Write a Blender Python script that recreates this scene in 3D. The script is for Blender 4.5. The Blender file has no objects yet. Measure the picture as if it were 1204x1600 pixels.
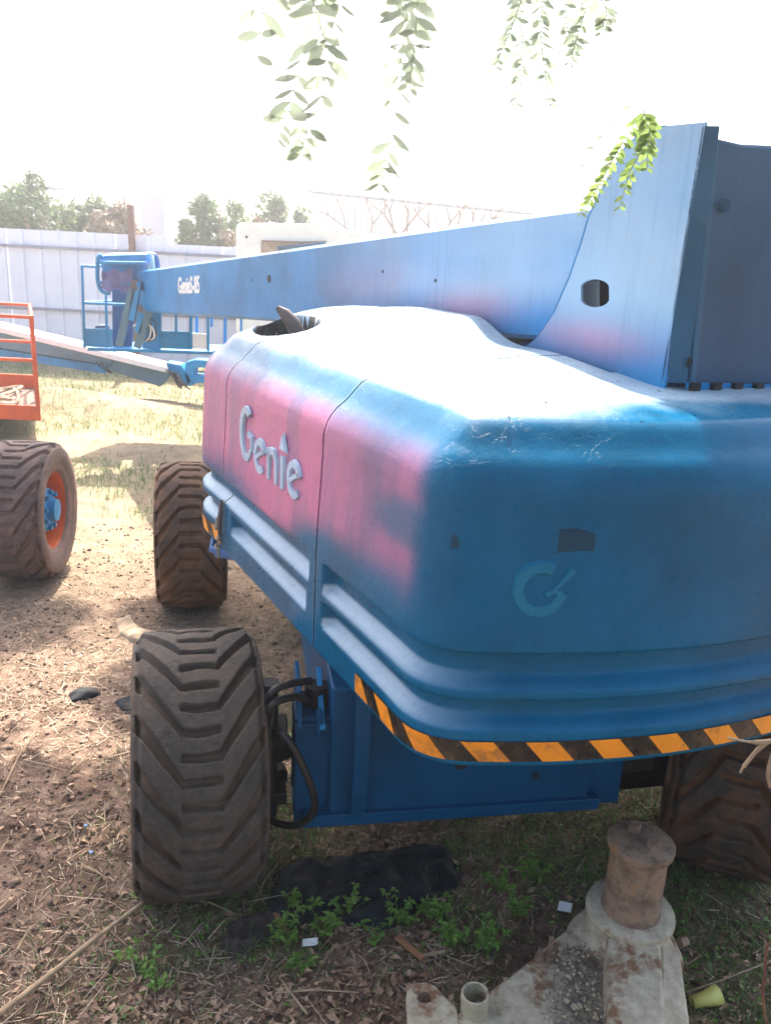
import bpy, bmesh, math, random
import numpy as np
from mathutils import Matrix, Vector
random.seed(7); rng = np.random.default_rng(7)
scene = bpy.context.scene
R = math.radians
# ------------------------------------------------------------------ camera
F_PX = 1300.0; CAM_H = 2.4; PITCH = math.atan(400/F_PX); ROLL = 0.05
fw = np.array([0, math.cos(PITCH), -math.sin(PITCH)]); u0 = np.array([0, math.sin(PITCH), math.cos(PITCH)]); r0 = np.array([1., 0, 0])
rt = r0*math.cos(ROLL)+u0*math.sin(ROLL); up = -r0*math.sin(ROLL)+u0*math.cos(ROLL); CAM = np.array([0, 0, CAM_H])
cd = bpy.data.cameras.new('camera'); cam = bpy.data.objects.new('camera', cd); scene.collection.objects.link(cam)
M = Matrix.Identity(4)
for i in range(3):
    M[i][0] = rt[i]; M[i][1] = up[i]; M[i][2] = -fw[i]; M[i][3] = CAM[i]
cam.matrix_world = M
cd.sensor_fit = 'HORIZONTAL'; cd.sensor_width = 36; cd.lens = 36*F_PX/1204; cd.clip_start = 0.05; cd.clip_end = 2000; cd.dof.use_dof = True; cd.dof.focus_distance = 3.0; cd.dof.aperture_fstop = 11.0
scene.camera = cam
# ------------------------------------------------------------------ light
SUN_AZ, SUN_EL = -8, 50          # azimuth to the right of the view direction
w = bpy.data.worlds.new('World'); scene.world = w; w.use_nodes = True
nt = w.node_tree; bg = nt.nodes['Background']
sky = nt.nodes.new('ShaderNodeTexSky'); sky.sky_type = 'NISHITA'; sky.sun_disc = False
sky.sun_elevation = R(SUN_EL); sky.sun_rotation = R(SUN_AZ); sky.air_density = 1.0; sky.dust_density = 5.0; sky.ozone_density = 1.0
nt.links.new(sky.outputs[0], bg.inputs[0]); bg.inputs[1].default_value = 0.15
sd = bpy.data.lights.new('sun', 'SUN'); sd.energy = 4.2; sd.angle = R(0.5); sd.color = (1, .95, .86)
so = bpy.data.objects.new('sun', sd); scene.collection.objects.link(so)
a, e = R(SUN_AZ), R(SUN_EL); sdir = Vector((math.sin(a)*math.cos(e), math.cos(a)*math.cos(e), math.sin(e)))
so.rotation_euler = sdir.to_track_quat('Z', 'Y').to_euler(); so.location = (6, 6, 9)
vs = scene.view_settings; vs.view_transform = 'Standard'; vs.look = 'None'; vs.exposure = 2.1; vs.gamma = 1; vs.use_curve_mapping = False

# ------------------------------------------------------------------ helpers
COL = scene.collection
def ray(x, y): return fw+rt*(x-602)/F_PX-up*(y-800)/F_PX
def G(x, y, z=0.0):                       # point of a photo feature known to lie at height z
    d = ray(x, y); return CAM+d*(z-CAM_H)/d[2]
def A(x, y, Y):                           # point of a photo feature known to lie at distance Y
    d = ray(x, y); return CAM+d*Y/d[1]
def tag(o, label=None, cat=None, group=None, kind=None):
    if label: o['label'] = label
    if cat: o['category'] = cat
    if group: o['group'] = group
    if kind: o['kind'] = kind
    return o
def root(name, loc, label, cat, group=None):
    o = bpy.data.objects.new(name, None); COL.objects.link(o); o.location = loc; o.empty_display_size = .2
    return tag(o, label, cat, group)
def attach(o, parent):
    if parent is not None:
        o.parent = parent
        if parent.type == 'EMPTY' and parent.parent is None:
            o.matrix_parent_inverse = Matrix.LocRotScale(Vector(parent.location), parent.rotation_euler, None).inverted()
def mesh(name, V, Fc, mats, smooth=False, mi=None, attrs=None):
    me = bpy.data.meshes.new(name)
    if isinstance(Fc, np.ndarray):
        V = np.asarray(V, dtype=np.float32); n = Fc.shape[1]
        me.vertices.add(len(V)); me.vertices.foreach_set('co', V.ravel())
        me.loops.add(Fc.size); me.loops.foreach_set('vertex_index', Fc.astype(np.int32).ravel())
        me.polygons.add(len(Fc)); me.polygons.foreach_set('loop_start', np.arange(0, Fc.size, n, dtype=np.int32))
        me.polygons.foreach_set('loop_total', np.full(len(Fc), n, dtype=np.int32))
        me.update(calc_edges=True)
    else:
        me.from_pydata([tuple(map(float, v)) for v in V], [], Fc); me.update()
    for m in (mats if isinstance(mats, (list, tuple)) else [mats]): me.materials.append(m)
    if mi is not None: me.polygons.foreach_set('material_index', np.asarray(mi, dtype=np.int32))
    if smooth: me.polygons.foreach_set('use_smooth', np.ones(len(me.polygons), dtype=bool))
    for k, v in (attrs or {}).items():
        at = me.attributes.new(k, 'FLOAT', 'POINT'); at.data.foreach_set('value', np.asarray(v, dtype=np.float32).ravel())
    return me
def obj(name, me, parent=None, mat=None, bev=0, seg=2, auto=None):
    o = bpy.data.objects.new(name, me); COL.objects.link(o)
    attach(o, parent)
    if mat is not None: o.matrix_basis = mat
    if bev:
        m = o.modifiers.new('bevel', 'BEVEL'); m.width = bev; m.segments = seg; m.limit_method = 'ANGLE'; m.angle_limit = R(35); m.harden_normals = False
    return o
class MB:
    def __init__(s): s.V = []; s.F = []; s.S = []
    def add(s, V, Fc, sm=False):
        b = len(s.V); s.V += [tuple(map(float, v)) for v in V]; s.F += [[i+b for i in f] for f in Fc]; s.S += [sm]*len(Fc); return s
    def box(s, c, d, X=(1, 0, 0), Y=(0, 1, 0), Z=(0, 0, 1)):
        c = np.array(c, float); X, Y, Z = [np.array(k, float)/np.linalg.norm(k) for k in (X, Y, Z)]
        V = [c+X*d[0]*i/2+Y*d[1]*j/2+Z*d[2]*k/2 for i in (-1, 1) for j in (-1, 1) for k in (-1, 1)]
        return s.add(V, [[0, 1, 3, 2], [4, 6, 7, 5], [0, 4, 5, 1], [2, 3, 7, 6], [0, 2, 6, 4], [1, 5, 7, 3]])
    def beam(s, p, q, wd, ht, upv=(0, 0, 1)):
        p, q = np.array(p, float), np.array(q, float); Y = q-p; L = np.linalg.norm(Y); Y /= L
        X = np.cross(Y, upv); X /= np.linalg.norm(X); Z = np.cross(X, Y)
        return s.box((p+q)/2, (wd, L, ht), X, Y, Z)
    def tube(s, pts, r, n=8, cap=True):
        pts = [np.array(p, float) for p in pts]; m = len(pts); rs = r if hasattr(r, '__len__') else [r]*m
        T = [pts[min(i+1, m-1)]-pts[max(i-1, 0)] for i in range(m)]; V = []
        T = [t/np.linalg.norm(t) for t in T]
        X = np.cross(T[0], (0, 0, 1) if abs(T[0][2]) < .9 else (1, 0, 0)); X /= np.linalg.norm(X)
        for i in range(m):
            X = X-T[i]*(X@T[i]); X /= np.linalg.norm(X); Yv = np.cross(T[i], X)
            for k in range(n):
                a = 2*math.pi*k/n; V.append(pts[i]+(X*math.cos(a)+Yv*math.sin(a))*rs[i])
        Fc = [[i*n+k, i*n+(k+1) % n, (i+1)*n+(k+1) % n, (i+1)*n+k] for i in range(m-1) for k in range(n)]
        s.add(V, Fc, True)
        if cap: s.add(V[:n], [list(range(n))[::-1]]); s.add(V[-n:], [list(range(n))])
        return s
    def cyl(s, p, q, r, r2=None, n=24):
        return s.tube([p, q], [r, r if r2 is None else r2], n)
    def lathe(s, prof, n=32, mat=None, closed=False):      # profile of (radius, height) about local Z
        V = [(r*math.cos(2*math.pi*k/n), r*math.sin(2*math.pi*k/n), h) for r, h in prof for k in range(n)]
        if mat is not None: V = [tuple(mat @ Vector(v)) for v in V]
        m = len(prof)
        return s.add(V, [[i*n+k, i*n+(k+1) % n, (i+1)*n+(k+1) % n, (i+1)*n+k] for i in range(m-1) for k in range(n)], True)
    def prism(s, poly, off):                                # closed polygon of 3-D points swept by off
        n = len(poly); P = [np.array(p, float) for p in poly]; Q = [p+np.array(off, float) for p in P]
        return s.add(P+Q, [list(range(n))[::-1], list(range(n, 2*n))]+[[i, (i+1) % n, n+(i+1) % n, n+i] for i in range(n)])
    def sphere(s, c, r, n=8, sc=(1, 1, 1)):
        V = []; m = n//2
        for i in range(m+1):
            for k in range(n):
                t = math.pi*i/m; a = 2*math.pi*k/n
                V.append((c[0]+r*sc[0]*math.sin(t)*math.cos(a), c[1]+r*sc[1]*math.sin(t)*math.sin(a), c[2]+r*sc[2]*math.cos(t)))
        return s.add(V, [[i*n+k, (i+1)*n+k, (i+1)*n+(k+1) % n, i*n+(k+1) % n] for i in range(m) for k in range(n)], True)
    def me(s, name, mat):
        me = mesh(name, s.V, s.F, mat); me.polygons.foreach_set('use_smooth', s.S)
        bm = bmesh.new(); bm.from_mesh(me); bmesh.ops.recalc_face_normals(bm, faces=bm.faces); bm.to_mesh(me); bm.free(); me.set_sharp_from_angle(angle=R(38)); return me
    def build(s, name, mat, parent=None, bev=0, M=None, seg=2): return obj(name, s.me(name, mat), parent, M, bev, seg)
def vnoise(P, seed=0):                                      # smooth value noise 0..1
    P = np.asarray(P, float); i = np.floor(P).astype(np.int64); f = P-i; f = f*f*(3-2*f); out = 0
    for c in range(2**P.shape[1]):
        o = np.array([(c >> k) & 1 for k in range(P.shape[1])]); q = i+o
        h = seed*374761393+sum(q[:, k]*[668265263, 2147483647, 1274126177][k] for k in range(P.shape[1]))
        h = (h ^ (h >> 13))*1274126177; h = (h ^ (h >> 16)) & 0xffffff
        wgt = np.prod(np.where(o == 1, f, 1-f), axis=1); out = out+wgt*h/0xffffff
    return out
def fbm(P, seed=0, oc=4):
    P = np.asarray(P, float); return sum(vnoise(P*2**k+k*17.3, seed+k)*.5**k for k in range(oc))/sum(.5**k for k in range(oc))
def sm(a, b, x): t = np.clip((np.asarray(x, float)-a)/(b-a), 0, 1); return t*t*(3-2*t)

# ------------------------------------------------------------------ materials
class NT:
    def __init__(s, name):
        s.m = bpy.data.materials.new(name); s.m.use_nodes = True; s.t = s.m.node_tree; s.b = s.t.nodes['Principled BSDF']; s.out = s.t.nodes['Material Output']
        s.co = s.t.nodes.new('ShaderNodeTexCoord').outputs['Object']
    def n(s, ty, **kw):
        nd = s.t.nodes.new(ty)
        for k, v in kw.items():
            if k in nd.inputs: s.put(nd.inputs[k], v)
            else: setattr(nd, k, v)
        return nd
    def put(s, sock, v):
        if isinstance(v, bpy.types.NodeSocket): s.t.links.new(v, sock)
        else: sock.default_value = v
    def map(s, scale, rot=(0, 0, 0)):
        nd = s.t.nodes.new('ShaderNodeMapping'); s.put(nd.inputs[0], s.co); nd.inputs['Scale'].default_value = scale; nd.inputs['Rotation'].default_value = rot; return nd.outputs[0]
    def noise(s, scale, det=5, rough=.6, vec=None, dist=0):
        nd = s.t.nodes.new('ShaderNodeTexNoise'); s.put(nd.inputs['Vector'], vec or s.co); nd.inputs['Scale'].default_value = scale
        nd.inputs['Detail'].default_value = det; nd.inputs['Roughness'].default_value = rough; nd.inputs['Distortion'].default_value = dist; return nd.outputs['Fac']
    def ramp(s, fac, pts):
        nd = s.t.nodes.new('ShaderNodeValToRGB'); s.put(nd.inputs[0], fac); cr = nd.color_ramp
        while len(cr.elements) < len(pts): cr.elements.new(.5)
        for el, (p, c) in zip(cr.elements, pts): el.position = p; el.color = (*c, 1) if hasattr(c, '__len__') else (c, c, c, 1)
        return nd.outputs[0]
    def mix(s, f, a_, b_, mode='MIX'):
        nd = s.t.nodes.new('ShaderNodeMix'); nd.data_type = 'RGBA'; nd.blend_type = mode
        c = lambda v: (*v, 1) if isinstance(v, tuple) and len(v) == 3 else v
        s.put(nd.inputs[0], f); s.put(nd.inputs[6], c(a_)); s.put(nd.inputs[7], c(b_)); return nd.outputs[2]
    def math(s, op, a_, b_=0.): nd = s.t.nodes.new('ShaderNodeMath'); nd.operation = op; s.put(nd.inputs[0], a_); s.put(nd.inputs[1], b_); return nd.outputs[0]
    def attr(s, name): nd = s.t.nodes.new('ShaderNodeAttribute'); nd.attribute_name = name; return nd.outputs['Fac']
    def bump(s, h, st, dist=.01, nrm=None):
        nd = s.t.nodes.new('ShaderNodeBump'); s.put(nd.inputs['Height'], h); nd.inputs['Strength'].default_value = st; nd.inputs['Distance'].default_value = dist
        if nrm: s.put(nd.inputs['Normal'], nrm)
        return nd.outputs[0]
    def set(s, **kw):
        for k, v in kw.items():
            k = {'base': 'Base Color', 'rough': 'Roughness', 'nrm': 'Normal', 'metal': 'Metallic', 'spec': 'Specular IOR Level', 'coat': 'Coat Weight', 'coatr': 'Coat Roughness', 'alpha': 'Alpha'}.get(k, k)
            if k == 'Base Color' and isinstance(v, tuple): v = (*v, 1)
            s.put(s.b.inputs[k], v)
        return s.m
def plain(name, c, rough=.6, var=.25, sc=8, metal=0, bump=.15, dirt=None, dirtamt=.5, bsc=60):
    t = NT(name); f = t.noise(sc, 6, .65); lo = tuple(x*(1-var) for x in c); hi = tuple(min(1, x*(1+var)) for x in c)
    col = t.ramp(f, [(.3, lo), (.7, hi)])
    if dirt: col = t.mix(t.ramp(t.noise(sc*.6, 8, .75), [(.5-dirtamt*.12, 0.), (.62, 1.)]), col, dirt)
    return t.set(base=col, rough=t.ramp(t.noise(sc*3), [(.3, max(0, rough-.1)), (.7, min(1, rough+.1))]), metal=metal, nrm=t.bump(t.noise(bsc, 4), bump, .004))
def paint(name, c, fade=None, grime=(.05, .06, .06), rough=.3, old=.35, spec=.12, coat=.12):
    t = NT(name); big = t.noise(2.2, 5, .6); fine = t.noise(38, 5, .7)
    col = t.ramp(big, [(.3, tuple(x*.72 for x in c)), (.5, c), (.75, tuple(min(1, x*1.25+.001) for x in c))])
    if fade: col = t.mix(t.attr('fade'), col, fade)  # pink sheen of reflected light mixed into the paint colour
    col = t.mix(t.attr('glare'), col, (.55, .66, .74)) if fade else col  # pale glare mixed into the paint colour
    streak = t.noise(1, 6, .7, vec=t.map((30, 30, 1.6)))
    col = t.mix(t.math('MULTIPLY', t.ramp(streak, [(.52, 0.), (.8, 1.)]), old), col, tuple(x*.6+.004 for x in c))
    chip = t.ramp(t.noise(55, 8, .8), [(.735, 0.), (.75, 1.)])
    col = t.mix(t.math('MULTIPLY', chip, .5), col, grime)
    vo = t.n('ShaderNodeTexVoronoi', feature='DISTANCE_TO_EDGE', Scale=5.0); t.put(vo.inputs['Vector'], t.n('ShaderNodeVectorMath', operation='ADD').outputs[0])
    nd = t.t.nodes[-1]; t.put(nd.inputs[0], t.map((1, 1, 1)))
    nz = t.t.nodes.new('ShaderNodeTexNoise'); nz.inputs['Scale'].default_value = 9; nz.inputs['Detail'].default_value = 6; t.put(nz.inputs['Vector'], t.co); t.put(nd.inputs[1], nz.outputs['Color'])
    crack = t.math('MULTIPLY', t.ramp(vo.outputs['Distance'], [(0, 1.), (.018, 0.)]), t.ramp(t.noise(3.1, 3), [(.52, 0.), (.62, 1.)]))
    h = t.math('ADD', t.math('MULTIPLY', t.noise(130, 3, .6), .35), t.math('ADD', t.math('MULTIPLY', streak, .35), t.math('MULTIPLY', crack, .45)))
    n1 = t.bump(t.noise(7, 3, .5), .35, .012); n2 = t.bump(h, .5, .004, n1)
    return t.set(base=col, rough=t.ramp(fine, [(.3, rough-.08), (.7, rough+.14)]), nrm=n2, spec=spec, coat=coat, coatr=.2)
BLUE = (.0, .10, .205)
m_blue = paint('blue_paint', BLUE, fade=(.50, .15, .28), rough=.30)
m_boom = paint('boom_paint', (.012, .19, .44), fade=(.52, .20, .30), rough=.34)
m_plate = paint('riser_paint', (.02, .20, .43), fade=(.52, .22, .32), rough=.36)
m_blue2 = paint('blue_paint_frame', (.0, .065, .16), rough=.38)
m_bluelt = paint('light_blue_paint', (.03, .24, .48), rough=.4)
m_bluegrey = paint('weathered_blue_paint', (.10, .19, .24), rough=.5, old=.6)
m_boxgrey = paint('grey_blue_paint', (.025, .078, .145), rough=.4)
m_edge = paint('edge_paint', (.03, .10, .17), rough=.45)
m_patch = paint('patch_paint', (.008, .05, .09), rough=.5)
m_emb = paint('emblem_paint', (.008, .15, .26), rough=.34)
m_letter = paint('letter_paint', (.42, .55, .68), rough=.3, old=.15)
m_orange = paint('orange_paint', (.62, .10, .025), rough=.45)
m_black = plain('black_rubber', (.007, .007, .008), .5)
m_dark = plain('dark_void', (.008, .009, .011), .8)
m_tapeb = plain('tape_black', (.012, .010, .010), .3, dirt=(.10, .06, .035), dirtamt=.1, sc=14)
m_tapeo = plain('tape_orange', (.85, .28, .015), .35, var=.12, dirt=(.45, .16, .03), dirtamt=-.2, sc=10)
m_white = plain('white_paint', (.78, .78, .76), .5, var=.06)
m_cream = plain('cream_paint', (.80, .78, .68), .45, var=.06)
m_pipe = plain('worn_cream_pipe', (.40, .35, .24), .6, var=.2, dirt=(.16, .09, .05), dirtamt=0, sc=18)
m_post = plain('brown_steel_post', (.16, .06, .05), .6, dirt=(.25, .12, .06))
m_exh = plain('rusty_exhaust', (.13, .10, .095), .6, metal=.3)
m_fence = plain('fence_sheet', (.70, .71, .80), .45, var=.08, sc=.9, bump=.05)
m_rail = plain('fence_rail', (.22, .22, .27), .5)
m_steel = plain('bright_steel', (.5, .5, .48), .35, metal=.9)
m_cloth = plain('black_cloth', (.008, .010, .013), .9, var=.5, sc=14, bump=.4, dirt=(.05, .04, .03), dirtamt=-.3)
m_brownrag = plain('brown_cloth', (.05, .035, .03), .9, sc=20)
m_card = plain('cardboard', (.36, .26, .17), .9, sc=15)
m_wood = plain('dry_wood', (.33, .23, .14), .85, sc=20, var=.35)
m_woodr = plain('split_wood', (.30, .13, .06), .8, sc=30, var=.4)
m_seed = plain('seed', (.46, .36, .24), .6, sc=30)
m_yellow = plain('yellow_plastic', (.50, .46, .12), .45, var=.2)
m_bark = plain('bark', (.20, .14, .10), .9, sc=12, var=.4)
m_blued = plain('blue_fitting', (.03, .12, .3), .4)
def tyre_mat(name, rub, dirt, amt):
    t = NT(name); h = t.attr('depth'); n = t.noise(7, 6, .7); n2 = t.noise(60, 6, .7)
    col = t.ramp(n2, [(.3, tuple(x*.6 for x in rub)), (.7, tuple(x*1.5 for x in rub))])
    f = t.math('MULTIPLY', t.math('ADD', t.math('MULTIPLY', h, .8), t.math('MULTIPLY', t.ramp(n, [(.42, 0.), (.68, 1.)]), amt)), .95)
    col = t.mix(f, col, t.mix(t.noise(30), tuple(x*.6 for x in dirt), tuple(x*1.4 for x in dirt)))
    hh = t.math('ADD', t.noise(28, 6, .75), t.math('MULTIPLY', t.noise(160, 3), .3))
    return t.set(base=col, rough=.82, nrm=t.bump(hh, .55, .008), spec=.35)
m_tyre = tyre_mat('tyre_rubber_dusty', (.052, .044, .038), (.13, .088, .06), .55)
m_tyred = tyre_mat('tyre_rubber_dark_rusty', (.035, .028, .024), (.13, .06, .03), .7)
m_tyrer = tyre_mat('tyre_rubber_muddy', (.075, .045, .03), (.22, .105, .05), .9)
m_tyreo = tyre_mat('tyre_rubber_grey_brown', (.09, .062, .056), (.26, .16, .12), .7)
def leafmat(name, c1, c2, trans=.35, rough=.5):
    t = NT(name); f = t.n('ShaderNodeNewGeometry').outputs['Random Per Island']
    col = t.ramp(f, [(0, c1), (1, c2)]); col = t.mix(t.ramp(t.noise(40), [(.4, 0.), (.7, .35)]), col, tuple(x*.6 for x in c1))
    t.set(base=col, rough=rough); tr = t.n('ShaderNodeBsdfTranslucent'); t.put(tr.inputs[0], col); mx = t.n('ShaderNodeMixShader'); mx.inputs[0].default_value = trans
    t.put(mx.inputs[1], t.b.outputs[0]); t.put(mx.inputs[2], tr.outputs[0]); t.put(t.out.inputs[0], mx.outputs[0]); return t.m
m_leaf = leafmat('leaflet_green', (.14, .21, .05), (.22, .30, .09), .6)
m_leafd = leafmat('leaflet_grey_green', (.26, .31, .22), (.40, .44, .34), .7)
m_weed = leafmat('weed_green', (.11, .22, .03), (.22, .38, .07), .35)
m_grass = leafmat('grass_green', (.06, .13, .025), (.17, .23, .07), .3)
m_straw = leafmat('straw', (.16, .10, .06), (.72, .55, .38), .1, .8)
m_dleaf = leafmat('dry_leaf', (.14, .07, .04), (.58, .38, .25), .15, .75)
m_crown = leafmat('tree_leaf', (.06, .10, .03), (.15, .19, .07), .4)
m_crownb = leafmat('tree_leaf_brown', (.15, .11, .06), (.28, .19, .12), .3)
# casting: pale worn paint with rust
t = NT('cast_iron_worn_paint'); n = t.noise(6, 8, .7); col = t.ramp(t.noise(22, 8, .7), [(.3, (.27, .22, .15)), (.7, (.56, .48, .35))])
col = t.mix(t.ramp(n, [(.52, 0.), (.60, 1.)]), col, t.mix(t.noise(35), (.10, .055, .035), (.27, .12, .045)))
m_cast = t.set(base=col, rough=.7, nrm=t.bump(t.math('ADD', t.noise(14, 8, .75), t.math('MULTIPLY', t.noise(90), .4)), .5, .01))
t = NT('rusty_iron'); col = t.ramp(t.noise(14, 8, .75), [(.3, (.08, .048, .032)), (.47, (.18, .115, .075)), (.56, (.26, .18, .12)), (.62, (.30, .13, .04)), (.78, (.36, .28, .20))])
m_rust = t.set(base=col, rough=.75, nrm=t.bump(t.noise(45, 8, .7), .5, .006))
# ground
t = NT('bare_earth_with_straw'); n = t.noise(.55, 6, .6); d = t.noise(9, 8, .75)
col = t.ramp(d, [(.32, (.05, .03, .02)), (.5, (.19, .118, .083)), (.66, (.38, .26, .185))])
far = t.ramp(t.noise(3.5, 8, .75), [(.3, (.17, .115, .07)), (.55, (.33, .25, .16)), (.75, (.44, .35, .24))])
col = t.mix(t.attr('dry'), col, far)
col = t.mix(t.math('MULTIPLY', t.attr('green'), t.ramp(t.noise(12, 8, .8), [(.42, .0), (.65, .7)])), col, (.20, .24, .085))
strw = t.n('ShaderNodeTexVoronoi', Scale=1.0); t.put(strw.inputs['Vector'], t.map((90, 22, 40), (0, 0, .7)))
col = t.mix(t.ramp(strw.outputs['Distance'], [(.10, .55), (.22, 0.)]), col, (.45, .34, .24))
m_ground = t.set(base=col, rough=.95, nrm=t.bump(t.math('ADD', t.noise(30, 8, .8), t.math('MULTIPLY', d, .8)), .9, .02), spec=.2)

# ================================================================== GROUND
def gz(x, y):
    x = np.asarray(x, float); y = np.asarray(y, float); sh = x.shape; P = np.stack([x.ravel(), y.ravel()], 1)
    z = (fbm(P*.8, 3, 3)-.5)*.06+(fbm(P*6, 5, 3)-.5)*.018
    z += .28*np.exp(-(((P[:, 0]+5.0)/1.6)**2+((P[:, 1]-12.3)/.7)**2))
    return z.reshape(sh)
xs = np.unique(np.concatenate([-np.geomspace(4, 400, 40), np.linspace(-4, 4, 200), np.geomspace(4, 400, 40)]))
ys = np.unique(np.concatenate([np.linspace(-300, -3, 20), np.linspace(-3, 1, 40), np.linspace(1, 8, 190), np.linspace(8, 22, 120), np.geomspace(22, 900, 30)]))
X, Yg = np.meshgrid(xs, ys); Z = gz(X, Yg)
V = np.stack([X.ravel(), Yg.ravel(), Z.ravel()], 1); nx, ny = len(xs), len(ys)
I = np.arange(nx*ny).reshape(ny, nx); Fq = np.stack([I[:-1, :-1], I[:-1, 1:], I[1:, 1:], I[1:, :-1]], -1).reshape(-1, 4)
P2 = V[:, :2]; dry = sm(3.8, 6.5, V[:, 1]+(fbm(P2*.7, 8)-.5)*2.5)*.95
def greenness(P):
    x, y = P[:, 0], P[:, 1]; n_ = fbm(P*.8, 21, 4)
    g = sm(.42, .6, n_)*.75*sm(6.3, 8, y)
    g = np.maximum(g, np.exp(-((y-8.6-.15*(x+2))/.55)**2)*sm(.35, .5, n_)*1.0)
    g = np.maximum(g, np.exp(-((y-15.6)/1.6)**2)*sm(.3, .5, n_))
    g = np.maximum(g, .8*sm(.38, .58, fbm(P*2.3, 33))*sm(-1.2, -.2, x)*(1-sm(3.4, 4.4, y)))
    return g
obj('ground', mesh('ground', V, Fq, m_ground, True, attrs={'dry': dry, 'green': greenness(P2)}))['kind'] = 'structure'
# litter: many small pieces gathered into one mesh
def pieces(name, mat, P, L, W, curl, shape='leaf', up_=0.0, kind='stuff', label=None):
    n_ = len(P); a_ = rng.uniform(0, 2*np.pi, n_); tl_ = rng.normal(up_, .22, n_); rl = rng.normal(0, .35, n_)
    d = np.stack([np.cos(a_)*np.cos(tl_), np.sin(a_)*np.cos(tl_), np.sin(tl_)], 1); s_ = np.stack([-np.sin(a_)*np.cos(rl), np.cos(a_)*np.cos(rl), np.sin(rl)], 1)
    u_ = np.cross(d, s_); L = L[:, None]; W = W[:, None]; c = curl[:, None]
    if shape == 'leaf':
        pts = [P, P+d*L*.45+s_*W*.5+u_*c*.7, P+d*L+u_*c*.3, P+d*L*.4-s_*W*.5+u_*c, P+d*L*.45]
        V = np.stack(pts, 1).reshape(-1, 3); b = np.arange(n_)[:, None, None]*5; T = np.array([[0, 1, 4], [1, 2, 4], [4, 2, 3], [0, 4, 3]])[None]
        Fc = (b+T).reshape(-1, 3)
    else:
        pts = [P-s_*W, P+s_*W, P+d*L*.5+s_*W+u_*c, P+d*L*.5-s_*W+u_*c, P+d*L+s_*W*.4, P+d*L-s_*W*.4]
        V = np.stack(pts, 1).reshape(-1, 3); b = np.arange(n_)[:, None, None]*6; T = np.array([[0, 1, 2, 3], [3, 2, 4, 5]])[None]; Fc = (b+T).reshape(-1, 4)
    o = obj(name, mesh(name, V, Fc, mat)); o['kind'] = kind; return o
def scatter(n_, x0, x1, y0, y1, pw=1.0, fn=None, lift=.004):
    y = y0+(y1-y0)*rng.uniform(0, 1, n_)**pw; x = rng.uniform(x0, x1, n_)*(.35+.65*y/y1) if pw > 1 else rng.uniform(x0, x1, n_)
    P = np.stack([x, y], 1)
    if fn is not None: P = P[rng.uniform(0, 1, len(P)) < fn(P)]
    return np.concatenate([P, (gz(P[:, 0], P[:, 1])+lift)[:, None]], 1)
patch = lambda s_, a_, b_, k=1.2: (lambda P: .12+.88*sm(a_, b_, fbm(P*k, s_)))
P = scatter(95000, -4, 4, 1.2, 9, 2.0, patch(41, .3, .6)); pieces('straw_litter', m_straw, P, rng.gamma(2.2, .022, len(P)), rng.uniform(.0008, .0024, len(P)), rng.normal(0, .004, len(P)), 'straw')
P = scatter(9000, -9, 4, 6, 17, 1.0, patch(47, .35, .6)); pieces('dry_grass_litter', m_straw, P, rng.gamma(2.2, .03, len(P)), rng.uniform(.002, .005, len(P)), rng.normal(0, .01, len(P)), 'straw', .25)
P = scatter(26000, -3, 3, 1.5, 6.5, 2.0, lambda P: (.10+.9*sm(.42, .62, fbm(P*1.6, 44)))*(1-.75*sm(2.4, 4.2, P[:, 1]))*np.where(P[:, 0] > -1.0, 1, .45))
pieces('dry_leaf_litter', m_dleaf, P+[0, 0, .006], rng.uniform(.015, .05, len(P)), rng.uniform(.008, .028, len(P)), rng.normal(.004, .008, len(P)))
P = scatter(40000, -4, 4, 1.3, 7, 2.0, patch(51, .3, .6, 2.0)); r_ = rng.gamma(2.0, .0022, len(P))+.0015
oct_ = np.array([[1, 0, 0], [-1, 0, 0], [0, 1, 0], [0, -1, 0], [0, 0, .8], [0, 0, -.8]]); tri_ = np.array([[0, 2, 4], [2, 1, 4], [1, 3, 4], [3, 0, 4], [2, 0, 5], [1, 2, 5], [3, 1, 5], [0, 3, 5]])
Vc = (P[:, None]+oct_[None]*rng.uniform(.6, 1.4, (len(P), 6, 1))*r_[:, None, None]).reshape(-1, 3); m_crumb = leafmat('earth_crumbs', (.07, .04, .028), (.30, .21, .15), 0, .95)
obj('earth_crumbs', mesh('earth_crumbs', Vc, (np.arange(len(P))[:, None, None]*6+tri_[None]).reshape(-1, 3), m_crumb))['kind'] = 'stuff'
gf = lambda P: greenness(P)
P = scatter(60000, -8, 2, 6, 17.5, 1.0, gf); pieces('grass', m_grass, P, rng.uniform(.03, .11, len(P)), rng.uniform(.002, .004, len(P)), rng.normal(.01, .01, len(P)), 'straw', .9)
P = scatter(60000, -1.3, 2.6, 2.0, 5.2, 1.0, lambda P: greenness(P)*.9+.1); pieces('short_grass', m_grass, P, rng.uniform(.015, .06, len(P)), rng.uniform(.001, .002, len(P)), rng.normal(.005, .006, len(P)), 'straw', .8)
P = scatter(9000, -1.1, 2.4, 1.9, 4.2, 1.0, lambda P: .05+greenness(P)); pieces('low_weeds', m_weed, P+[0, 0, .008], rng.uniform(.012, .032, len(P)), rng.uniform(.007, .016, len(P)), rng.normal(.003, .003, len(P)), 'leaf', .3)

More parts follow.
